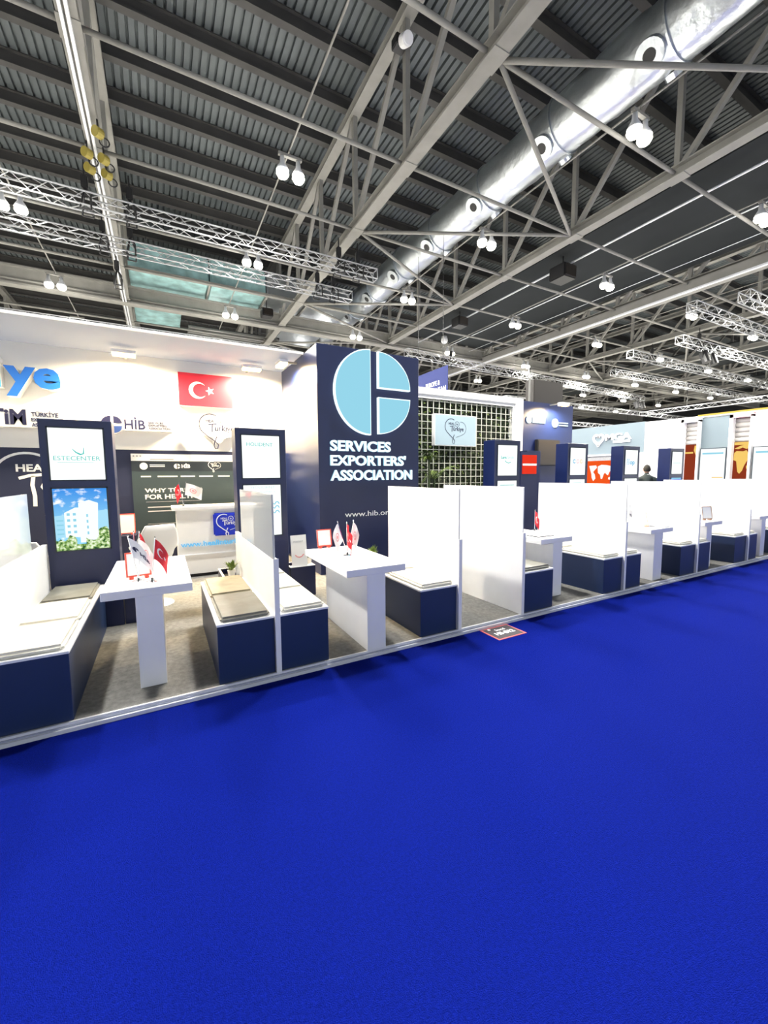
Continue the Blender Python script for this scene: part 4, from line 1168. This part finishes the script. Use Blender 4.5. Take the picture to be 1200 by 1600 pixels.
# ------------------------------------------------------------------ card frames, leaflets, tablets
def card_frame(x, y, z, w_, h, label, frame='red_frame', yawv=0.0, print_marks=True):
    t = thing('card_frame', label, 'frame', (x, y, z))
    t.rotation_euler = (math.radians(-10), 0, yawv)
    o = WL[t.name]
    xf = lambda u, v, w: (o.x + u, o.y - w, o.z + v)
    MB().rect(-w_ / 2, w_ / 2, 0.02, h, xf, -0.004, 0.0).build('backing', 'white', t)
    b = MB()
    e = 0.012
    b.rect(-w_ / 2, w_ / 2, h - e, h, xf, 0, 0.004).rect(-w_ / 2, w_ / 2, 0.02, 0.02 + e, xf, 0, 0.004).rect(-w_ / 2, -w_ / 2 + e, 0.02, h, xf, 0, 0.004).rect(w_ / 2 - e, w_ / 2, 0.02, h, xf, 0, 0.004)
    b.build('border', frame, t)
    f_ = MB()
    for s in (-1, 1): f_.rect(s * w_ * 0.3 - 0.015, s * w_ * 0.3 + 0.015, 0.0, 0.02, xf, -0.05, 0.012)
    f_.build('foot', frame, t)
    return t
card_frame(1.60, 4.34, zt, 0.175, 0.215, 'white card in a red frame standing on the second table')
card_frame(-0.20, 3.80, zt, 0.18, 0.22, 'red framed white card half hidden behind the flags on the left table', yawv=0.15)
card_frame(6.57, 3.50, zt + 0.006, 0.19, 0.22, 'beige card frame standing on the fourth table', mat('beige_frame', (0.55, 0.34, 0.24), 0.4), 0.5)
card_frame(8.34, 3.46, zt, 0.21, 0.24, 'card in a brown frame leaning on the fifth table', mat('brown_frame', (0.30, 0.16, 0.10), 0.4), -0.3)
MB_ = None
for x, y, w_, l_, m_, lab in ((4.42, 3.72, 0.30, 0.20, 'black', 'thin dark tablet lying on the table right of the empty bay'), (4.40, 4.15, 0.26, 0.2, 'white', 'white leaflet lying behind the dark tablet')):
    t = thing('tablet' if m_ == 'black' else 'leaflet', lab, 'tablet' if m_ == 'black' else 'leaflet', (x, y, zt))
    MB().box(x - w_ / 2, x + w_ / 2, y - l_ / 2, y + l_ / 2, zt, zt + 0.009).build('body', m_, t, bevel=0.003)
    MB().box(x - w_ / 2 + 0.012, x + w_ / 2 - 0.012, y - l_ / 2 + 0.012, y + l_ / 2 - 0.012, zt + 0.009, zt + 0.0105).build('cover', 'white' if m_ == 'black' else 'print_white', t)
for x, y, lab in ((4.66, 3.98, 'grey covered booklet near the front right corner of the third table'), (6.70, 3.42, 'thin grey-green booklet in front of the cream card frame')):
    t = thing('booklet', lab, 'booklet', (x, y, zt))
    dx = 0.0
    MB().box(x - 0.085, x + 0.085, y - 0.12, y + 0.12, zt, zt + 0.012).build('pages', 'print_white', t)
    MB().box(x - 0.088, x + 0.088, y - 0.122, y + 0.122, zt + 0.012, zt + 0.015).build('cover', 'print_grey', t)

# ------------------------------------------------------------------ planter boxes, pots, plants
def planter(x0, x1, y0, y1, h, label, rim=True):
    t = thing('planter_box', label, 'planter', ((x0 + x1) / 2, (y0 + y1) / 2, ZP))
    b = MB()
    e = 0.018
    b.box(x0, x0 + e, y0, y1, ZP, h).box(x1 - e, x1, y0, y1, ZP, h).box(x0 + e, x1 - e, y0, y0 + e, ZP, h).box(x0 + e, x1 - e, y1 - e, y1, ZP, h)
    b.build('box_wall', 'navy', t)
    r = MB()
    r.box(x0 - 0.002, x0 + e + 0.002, y0 - 0.002, y1 + 0.002, h, h + 0.008).box(x1 - e - 0.002, x1 + 0.002, y0 - 0.002, y1 + 0.002, h, h + 0.008).box(x0 + e, x1 - e, y0 - 0.002, y0 + 0.1, h, h + 0.008).box(x0 + e, x1 - e, y1 - e, y1 + 0.002, h, h + 0.008)
    r.build('rim', 'white', t)
    MB().box(x0 + e, x1 - e, y0 + e, y1 - e, ZP, h - 0.06).build('soil', 'soil', t)
    return t
planter(0.555, 0.735, 4.70, 5.30, 0.50, 'navy planter box with white rim and dark filling, left of the HOLIDENT totem')
planter(1.41, 1.745, 5.12, 5.45, 0.452, 'navy planter box right of the HOLIDENT totem')
planter(-0.42, -0.10, 5.12, 5.45, 0.452, 'navy planter box right of the sky picture totem, behind the left table')
planter(2.20, 2.62, 4.85, 5.25, 0.45, 'navy planter box behind the second table, beside the tower')
def pot_plant(x, y, z, s, label, seed, m='leaf_light', n=60):
    r = random.Random(seed)
    t = thing('potted_plant', label, 'plant', (x, y, z), 'small potted plants')
    MB().lathe([(0.034 * s, 0), (0.045 * s, 0.08 * s), (0.048 * s, 0.085 * s), (0.040 * s, 0.085 * s), (0.036 * s, 0.07 * s), (0.002, 0.068 * s)], (x, y, z), 14).build('pot', 'pot', t)
    mb = MB()
    for _ in range(n):
        a = r.uniform(0, 2 * PI); el = r.uniform(0.3, 1.5); l = s * r.uniform(0.05, 0.11)
        p = Vector((x + 0.02 * s * math.cos(a), y + 0.02 * s * math.sin(a), z + s * (0.08 + 0.06 * r.random())))
        d_ = Vector((math.cos(a) * math.cos(el), math.sin(a) * math.cos(el), math.sin(el)))
        sv = d_.cross(Vector((0.1, 0.2, 1))).normalized() * 0.012 * s
        md = p + d_ * l * 0.5
        mb.add([p, md + sv, p + d_ * l, md - sv], [(0, 1, 2, 3)])
    mb.build('leaves', m, t, kind='stuff')
    return t
pot_plant(0.64, 4.78, 0.508, 0.95, 'small green plant in a white pot on the planter rim left of the HOLIDENT totem', 1)
pot_plant(1.70, 5.25, 0.46, 0.85, 'small spiky plant beside the white HOLIDENT card', 2, 'leaf')
pot_plant(2.50, 4.90, 0.458, 1.0, 'small light green plant peeping over the second table', 3)
t = thing('sign_card', 'white HOLIDENT card with a pink smile line, standing on the planter box', 'card', (1.54, 5.13, 0.46))
t.rotation_euler = (math.radians(-8), 0, 0)
o_ = WL[t.name]; xf = lambda u, v, w: (o_.x + u, o_.y - w, o_.z + v)
MB().rect(-0.105, 0.105, 0, 0.41, xf, -0.006, 0).build('board', 'white', t)
MB().text('HOLIDENT', -0.07, 0.315, 0.13, 0.022, xf, 0, 0.002, -0.005).build('lettering', 'print_grey', t)
MB().stroke([(-0.055, 0.15), (-0.03, 0.125), (0.0, 0.118), (0.03, 0.125), (0.06, 0.155)], 0.014, xf, 0, 0.002).build('smile_line', 'print_pink', t)
t = thing('small_bottle', 'small white bottle on the planter rim beside the green plant', 'bottle', (0.705, 4.76, 0.508))
MB().lathe([(0.02, 0), (0.022, 0.01), (0.022, 0.09), (0.012, 0.105), (0.010, 0.115)], (0.705, 4.76, 0.508), 14).build('body', 'white', t, smooth=True)
MB().lathe([(0.012, 0.115), (0.012, 0.14), (0.008, 0.145)], (0.705, 4.76, 0.508), 12).build('cap', 'print_white', t)

# ------------------------------------------------------------------ counter
ct = thing('reception_counter', 'white reception counter with blue heart logo plate and healinturkiye web address', 'counter', (1.0, 7.2, ZP))
MB().box(0.17, 1.70, 7.0, 7.5, 0.10, 1.12).build('body', 'white', ct, bevel=0.004)
MB().box(0.11, 1.75, 6.96, 7.52, 1.12, 1.175).build('worktop', 'white', ct, bevel=0.004)
MB().box(0.22, 1.66, 7.04, 7.46, ZP, 0.10).build('plinth', 'black', ct)
MB().box(0.16, 1.71, 6.985, 7.0, 0.40, 0.415).build('ledge', 'alu', ct)
g = MB().box(0.69, 1.12, 6.94, 7.0, 0.69, 1.055).build('logo_plate', 'royal', ct, bevel=0.02)
heart_strokes(MB(), 0.915, 0.89, 0.36, front(6.94), 0, 0.004, 1.3).build('print', 'print_white', g)
MB().text('www.healinturkiye.com', 0.21, 0.515, 1.26, 0.105, front(7.0), 0.0, 0.02, 0.005).build('lettering', 'e_web', ct)
flag_stand(0.28, 7.1, 1.175, 'desk flags with a white emblem flag and a red flag on the reception counter',
           [((-0.05, 0.0), (-1, 0.0, 0), 0.36, 0.09, 0.22, 1.2, 'tr'), ((0.05, 0.0), (1, -0.1, 0), 0.37, 0.26, 0.2, 0.35, 'em')])
t = thing('leaflet', 'flat white leaflet on the reception counter top', 'leaflet', (0.85, 7.1, 1.175))
MB().box(0.75, 0.95, 7.0, 7.2, 1.175, 1.182).build('sheet', 'print_white', t)
MB().rect(0.78, 0.92, 7.05, 7.07, ground(1.182), 0, 0.001).build('print', 'print_grey', t)
# low dark cabinet with a card, behind the left totem
t = thing('low_cabinet', 'dark navy low cabinet against the back wall beside the left totem', 'cabinet', (-0.75, 7.7, ZP))
MB().box(-1.15, -0.40, 7.5, 8.08, ZP, 0.70).build('body', 'navy_print', t, bevel=0.004)
MB().box(-1.16, -0.39, 7.48, 8.08, 0.70, 0.72).build('top', 'navy_print', t)
card_frame(-0.54, 7.62, 0.72, 0.26, 0.34, 'white card with red edge on the dark low cabinet by the left totem')

# ------------------------------------------------------------------ white shell chairs
def chair(x, y, yawv, label):
    t = thing('shell_chair', label, 'chair', (x, y, ZP), 'white moulded shell chairs')
    t.rotation_euler = (0, 0, yawv)
    o = WL[t.name]
    nu, nv = 18, 14
    vs = []
    for j in range(nv + 1):
        s = j / nv
        if s < 0.45:
            q = s / 0.45; yy = -0.24 + 0.40 * q; zz = 0.45 - 0.035 * math.sin(q * PI) ; half = 0.20 + 0.05 * math.sin(q * PI * 0.8); curl = 0.06 + 0.14 * q
        else:
            q = (s - 0.45) / 0.55; yy = 0.16 + 0.12 * q + 0.05 * math.sin(q * PI / 2); zz = 0.45 + 0.43 * q ** 1.1; half = 0.26 - 0.10 * q ** 2.2; curl = 0.20 * (1 - q) ** 1.2
        for i in range(nu + 1):
            u = -1 + 2 * i / nu
            vs.append((o.x + u * half, o.y + yy - curl * 0.5 * u * u * (1 if s > 0.45 else 0.3), o.z + zz + curl * u ** 4 * (1.0 if s < 0.6 else 0.5)))
    fs = [(j * (nu + 1) + i, j * (nu + 1) + i + 1, (j + 1) * (nu + 1) + i + 1, (j + 1) * (nu + 1) + i) for j in range(nv) for i in range(nu)]
    sh = MB().add(vs, fs).build('shell', 'chair_white', t, smooth=True)
    sm = sh.modifiers.new('thickness', 'SOLIDIFY'); sm.thickness = 0.012
    MB().lathe([(0.23, 0), (0.22, 0.012), (0.05, 0.03), (0.025, 0.06), (0.025, 0.40), (0.09, 0.42)], tuple(o), 20).build('pedestal_base', 'chair_white', t, smooth=True)
    return t
chair(-0.16, 5.75, PI + 0.35, 'white moulded shell chair turned away behind the flags of the left table').scale = (1, 1, 1.17)
chair(-1.42, 6.1, PI, 'white moulded shell chair half hidden behind the left totem')

# ------------------------------------------------------------------ floor marker tile
t = thing('floor_tile', 'charcoal floor sticker with coral border and stand number on the blue carpet', 'floor marker', (3.06, 3.01, 0))
MB().box(2.865, 3.25, 2.87, 3.155, 0.0, 0.004).build('border', 'mat_red', t)
MB().box(2.885, 3.23, 2.89, 3.135, 0.004, 0.0055).build('field', 'mat_grey', t)
MB().text('Stand', 3.0, 3.05, 0.13, 0.045, ground(0.0055), 0, 0.001, 0.03).text('H5-B12', 2.935, 2.96, 0.25, 0.065, ground(0.0055), 0, 0.001, 0.06).prism(circle(2.955, 3.115, 0.02, n=5), ground(0.0055), 0, 0.001).build('lettering', 'print_white', t)

# ================================================================== NEIGHBOURING STANDS (facing -X across the side aisle)
t = thing('exhibition_stand', 'pale blue stand with MGA heart sign and orange world map lightbox', 'stand', (17, 12, 0))
MB().box(17.0, 17.2, 9.38, 17.0, 2.44, 3.69).build('fascia', 'fascia_blue', t)
MB().box(16.97, 17.2, 9.38, 17.0, 2.40, 2.47).build('fascia_trim', 'white', t)
MB().box(17.05, 17.25, 9.38, 17.0, 2.2, 2.40).build('band', 'wood_grey', t)
MB().box(17.3, 17.4, 9.38, 17.0, 0.0, 2.2).build('back_panel', 'wood_grey', t)
MB().box(17.1, 17.3, 10.45, 13.2, 0.5, 2.2).build('lightbox', 'e_orange', t)
MB().box(16.95, 17.3, 9.38, 9.62, 0.0, 2.44).build('post', 'white', t)
MB().box(16.9, 17.0, 10.1, 10.25, 0.0, 2.0).build('post', 'e_white', t)  # plain white post, its brightness put into the material as glow
xf = left(17.1)
mp = MB()
mp.prism([(-11.78, 1.98), (-11.45, 2.0), (-11.40, 1.9), (-11.52, 1.78), (-11.58, 1.70), (-11.50, 1.6), (-11.46, 1.42), (-11.56, 1.3), (-11.64, 1.45), (-11.66, 1.62), (-11.72, 1.8)], xf, 0, 0.01)
mp.prism([(-11.36, 1.95), (-11.2, 2.02), (-10.95, 2.0), (-10.72, 1.95), (-10.72, 1.82), (-10.82, 1.70), (-10.88, 1.56), (-10.95, 1.60), (-11.02, 1.68), (-11.08, 1.60), (-11.14, 1.40), (-11.20, 1.40), (-11.24, 1.58), (-11.34, 1.66), (-11.36, 1.80)], xf, 0, 0.01)
mp.prism([(-10.86, 1.46), (-10.72, 1.52), (-10.66, 1.42), (-10.74, 1.36), (-10.86, 1.38)], xf, 0, 0.01)
for u in (-10.58, -10.54): mp.rect(u, u + 0.03, 1.45, 1.95, xf, 0, 0.01)
mp.build('world_map', 'e_white', t)
xf = left(17.0)
s_ = MB()
hp = []
for k in range(33):
    a = 2 * PI * k / 32
    hp.append((-11.30 + 0.015 * 16 * math.sin(a) ** 3 * 0.95, 3.12 + 0.0165 * (13 * math.cos(a) - 5 * math.cos(2 * a) - 2 * math.cos(3 * a) - math.cos(4 * a))))
s_.stroke(hp, 0.09, xf, 0.0, 0.06)
s_.text('MGA', -10.98, 3.05, 1.1, 0.27, xf, 0, 0.06, 0.03)
s_.rect(-10.62, -9.92, 2.93, 3.02, xf, 0, 0.06)
s_.build('sign_letters', 'white', t)

t = thing('exhibition_stand', 'white colonnade stand with orange map posters, screens and a yellow light strip', 'stand', (17, 7, 0))
MB().box(17.02, 17.2, 8.05, 9.38, 0, 3.6).build('wall_panel', 'white', t)
MB().box(16.86, 17.02, 8.35, 8.75, 1.1, 2.1).build('recess', 'seat_tan', t)
def portal(ya, yb, nm_edge):
    MB().box(16.85, 17.2, yb - 0.10, yb, 0, 3.58).build('portal_post', 'white', t)
    MB().box(16.85, 17.2, ya, ya + 0.06, 0, 3.52).build('portal_post', 'white', t)
    MB().box(16.85, 17.2, ya, yb, 3.46, 3.60).build('portal_lintel', nm_edge, t)
    for k in range(5):
        z = 2.66 + 0.16 * k
        MB().tube((17.12, ya + 0.06, z + 0.08), (17.12, yb - 0.10, z + 0.08), 0.085, 10).build('drape_fold', 'drape', t, smooth=True)
    MB().box(17.05, 17.2, ya + 0.06, yb - 0.10, 0.3, 2.66).build('map_poster', 'e_brown', t)
portal(7.42, 8.02, 'white')
portal(5.94, 6.56, 'pink_edge')
xf = left(17.05)
af = [(-6.44, 2.30), (-6.38, 2.36), (-6.2, 2.34), (-6.12, 2.38), (-6.02, 2.2), (-6.04, 2.10), (-6.10, 2.0), (-6.16, 1.85), (-6.20, 1.70), (-6.27, 1.60), (-6.32, 1.66), (-6.35, 1.85), (-6.37, 2.02), (-6.45, 2.06)]
MB().prism(af, xf, 0, 0.01).build('map_print', 'e_map', t)
MB().prism([(-6.45, 2.44), (-6.3, 2.52), (-6.02, 2.62), (-6.02, 2.45), (-6.12, 2.42), (-6.22, 2.47), (-6.34, 2.42)], xf, 0, 0.01).build('map_print', 'e_map', t)
MB().rect(-6.45, -6.02, 2.56, 2.655, xf, 0, 0.01).build('map_print', 'e_map', t)
MB().prism([(-6.1, 1.85), (-6.06, 1.9), (-6.05, 1.78), (-6.09, 1.76)], xf, 0, 0.01).build('map_print', 'e_map', t)
MB().prism([(-7.62, 2.62), (-7.48, 2.62), (-7.48, 2.2), (-7.56, 2.25), (-7.64, 2.45)], xf, 0, 0.01).build('map_print', 'e_map', t)
MB().rect(-7.92, -7.66, 2.34, 2.40, xf, 0, 0.01).build('map_print', 'e_map', t)
MB().box(17.02, 17.2, 6.56, 7.42, 0, 3.58).build('wall_panel', 'fascia_blue', t)
MB().box(17.02, 17.2, 2.0, 5.94, 0, 3.58).build('wall_panel', 'white', t)
MB().box(17.02, 18.5, 2.0, 9.38, 3.6, 3.66).build('roof_slab', 'white', t)
MB().box(16.98, 17.02, 2.0, 7.55, 3.65, 3.70).build('light_strip', 'e_strip', t)
MB().box(16.2, 16.9, 2.0, 6.1, 0, 1.22).build('counter_front', 'white', t)
MB().box(16.1, 16.95, 2.0, 6.15, 1.10, 1.22).build('counter_top', 'table_white', t)
for ya, yb, z0, z1 in ((6.60, 7.38, 0.9, 2.50), (4.7, 5.90, 1.36, 2.48)):
    sc = MB().box(16.90, 17.02, ya, yb, z0, z1).build('screen_case', 'slate_dark', t)
    MB().box(16.89, 16.90, ya + 0.03, yb - 0.03, z0 + 0.03, z1 - 0.03).build('screen_face', 'e_screen', sc)
    q = MB()
    x_ = left(16.89)
    q.rect(-yb + 0.08, -ya - 0.08, z1 - 0.22, z1 - 0.16, x_, 0, 0.003)
    q.build('screen_print', 'e_cyan', sc)
    q = MB().rect(-ya - 0.38, -ya - 0.06, z0 + 0.55 if z0 < 1 else z0 + 0.1, z0 + 0.60 if z0 < 1 else z0 + 0.16, x_, 0, 0.003)
    q.build('screen_print', 'e_yel', sc)
point_light('booth_light', (16.4, 8.6, 3.3), 6, (1, 0.97, 0.9), 0.15, t)
point_light('booth_light', (15.9, 5.0, 3.4), 6, (1, 0.97, 0.9), 0.15, t)

# ================================================================== PEOPLE
def person(x, y, face, height, label, top, bottom, hair, seed=0):
    """standing figure grown from a skeleton; face = heading angle in the floor plane"""
    t = thing('person', label, 'person', (x, y, ZP))
    k = height / 1.75
    ca, sa = math.cos(face), math.sin(face)
    def P(f, s, z):   # f forward, s to the figure's left
        return Vector((x + (ca * f - sa * s) * k, y + (sa * f + ca * s) * k, ZP + z * k))
    def skin(name, pts, edges, rad, m, parent, root=0, sub=2):
        me = bpy.data.meshes.new(name)
        o = WL[t.name]
        me.from_pydata([tuple(p - o) for p in pts], edges, [])
        ob = bpy.data.objects.new(name, me); COL.objects.link(ob)
        sk = ob.modifiers.new('skin', 'SKIN'); sk.use_smooth_shade = True
        ob.modifiers.new('sub', 'SUBSURF').levels = sub
        for i, r in enumerate(rad):
            v = me.skin_vertices[0].data[i]; v.radius = (r[0] * k, r[1] * k) if isinstance(r, tuple) else (r * k, r * k)
            v.use_root = (i == root)
        dg = bpy.context.evaluated_depsgraph_get()
        m2 = bpy.data.meshes.new_from_object(ob.evaluated_get(dg))
        bpy.data.objects.remove(ob)
        m2.materials.clear(); m2.materials.append(M[m])
        o2 = bpy.data.objects.new(name, m2); COL.objects.link(o2); o2.parent = parent
        WL[o2.name] = o.copy()
        return o2
    # body: pelvis, spine, neck, head core, arms, legs
    pts = [P(0, 0, 0.95), P(0, 0, 1.12), P(0.01, 0, 1.30), P(0, 0, 1.43), P(0.01, 0, 1.52), P(0.03, 0, 1.60)]
    ed = [(0, 1), (1, 2), (2, 3), (3, 4), (4, 5)]
    rad = [(0.15, 0.11), (0.145, 0.105), (0.165, 0.115), (0.10, 0.09), 0.058, 0.05]
    for s in (-1, 1):
        b = len(pts)
        pts += [P(0, s * 0.185, 1.40), P(-0.03, s * 0.235, 1.13), P(0.10, s * 0.22, 0.90), P(0.14, s * 0.215, 0.83)]
        ed += [(3, b), (b, b + 1), (b + 1, b + 2), (b + 2, b + 3)]
        rad += [0.075, 0.055, 0.040, 0.032]
    for s in (-1, 1):
        b = len(pts)
        pts += [P(0, s * 0.095, 0.88), P(0.01, s * 0.10, 0.50), P(-0.02, s * 0.105, 0.10), P(0.02, s * 0.11, 0.05), P(0.16, s * 0.12, 0.03)]
        ed += [(0, b), (b, b + 1), (b + 1, b + 2), (b + 2, b + 3), (b + 3, b + 4)]
        rad += [0.095, 0.065, 0.048, 0.045, 0.03]
    body = skin('body', pts, ed, rad, top, t)
    # shoes-level trousers use the same dark cloth; head on its own with face
    hv = []
    hm = MB()
    c = P(0.035, 0, 1.645)
    n_, m_ = 18, 12
    vs = []
    for j in range(m_ + 1):
        th = PI * j / m_
        for i in range(n_):
            a = 2 * PI * i / n_
            f, s, z = math.cos(a) * math.sin(th) * 0.098, math.sin(a) * math.sin(th) * 0.076, math.cos(th) * 0.118
            if z < 0: s *= 1 - 0.25 * (-z / 0.118); f *= 1 - 0.08 * (-z / 0.118)
            fa = math.cos(a) * math.sin(th)
            if fa > 0.93 and -0.045 < z < 0.012: f += 0.022      # nose
            if fa > 0.8 and 0.012 <= z < 0.04: f -= 0.006        # eye hollows
            vs.append(tuple(Vector(c) + Vector(((ca * f - sa * s) * k, (sa * f + ca * s) * k, z * k))))
    fs = [(j * n_ + i, j * n_ + (i + 1) % n_, (j + 1) * n_ + (i + 1) % n_, (j + 1) * n_ + i) for j in range(m_) for i in range(n_)]
    hd = MB().add(vs, fs).build('head', 'skin', t, smooth=True)
    for s in (-1, 1):
        e = P(0.035 + 0.088, s * 0.032, 1.655)
        MB().lathe([(0.002, -0.008), (0.010, -0.003), (0.010, 0.003), (0.002, 0.008)], tuple(e), 8).build('eye', 'black', hd)
        r_ = P(0.02, s * 0.078, 1.64)
        MB().lathe([(0.003, -0.03), (0.014, -0.015), (0.017, 0.012), (0.006, 0.03)], tuple(r_), 8).build('ear', 'skin', hd, smooth=True)
    mo = MB().bar(P(0.118, -0.022, 1.588), P(0.118, 0.022, 1.588), 0.008, 0.008).build('mouth', 'print_pink', hd)
    hs = []
    for j in range(8):
        th = 0.62 * PI * j / 7
        for i in range(n_):
            a = 2 * PI * i / n_
            lim = 0.30 * PI if math.cos(a) > 0.35 else (0.45 * PI if math.cos(a) > -0.2 else 0.62 * PI)
            tt = min(th, lim)
            f, s, z = math.cos(a) * math.sin(tt) * 0.109 - 0.006, math.sin(a) * math.sin(tt) * 0.086, math.cos(tt) * 0.130
            hs.append(tuple(Vector(c) + Vector(((ca * f - sa * s) * k, (sa * f + ca * s) * k, (z + 0.003) * k))))
    fs = [(j * n_ + i, j * n_ + (i + 1) % n_, (j + 1) * n_ + (i + 1) % n_, (j + 1) * n_ + i) for j in range(7) for i in range(n_)]
    MB().add(hs, fs).build('hair', 'hair', t, smooth=True)
    MB().tube(P(0.0, 0, 1.47), P(0.012, 0, 1.515), 0.07 * k, 14, 0.064 * k).build('collar', 'print_white', t, smooth=True)
    # hands with fingers
    for s in (-1, 1):
        w0 = P(0.14, s * 0.215, 0.83)
        hp = [w0, P(0.165, s * 0.215, 0.77), P(0.18, s * 0.213, 0.735)]
        he = [(0, 1), (1, 2)]
        hr = [0.026, (0.034, 0.02), (0.034, 0.016)]
        for q in range(4):
            ln = (0.062, 0.072, 0.067, 0.052)[q]
            b = len(hp); off = (q - 1.5) * 0.019
            hp += [P(0.183 + off, s * 0.212, 0.72), P(0.19 + off, s * 0.206, 0.72 - ln * 0.55), P(0.185 + off, s * 0.194, 0.72 - ln)]
            he += [(2, b), (b, b + 1), (b + 1, b + 2)]; hr += [0.009, 0.0085, 0.0075]
        b = len(hp)
        hp += [P(0.205, s * 0.212, 0.775), P(0.225, s * 0.203, 0.745), P(0.228, s * 0.195, 0.72)]
        he += [(1, b), (b, b + 1), (b + 1, b + 2)]; hr += [0.011, 0.010, 0.009]
        skin('hand', hp, he, hr, 'skin', t, 0, 1)
    return t
person(11.08, 6.0, math.radians(38), 1.79, 'man in a dark suit with short dark hair seen from behind, beyond the partitions', 'suit', 'suit', 'hair')
person(11.42, 5.62, math.radians(60), 1.58, 'dark haired person mostly hidden behind the farthest totem', 'suit', 'suit', 'hair')
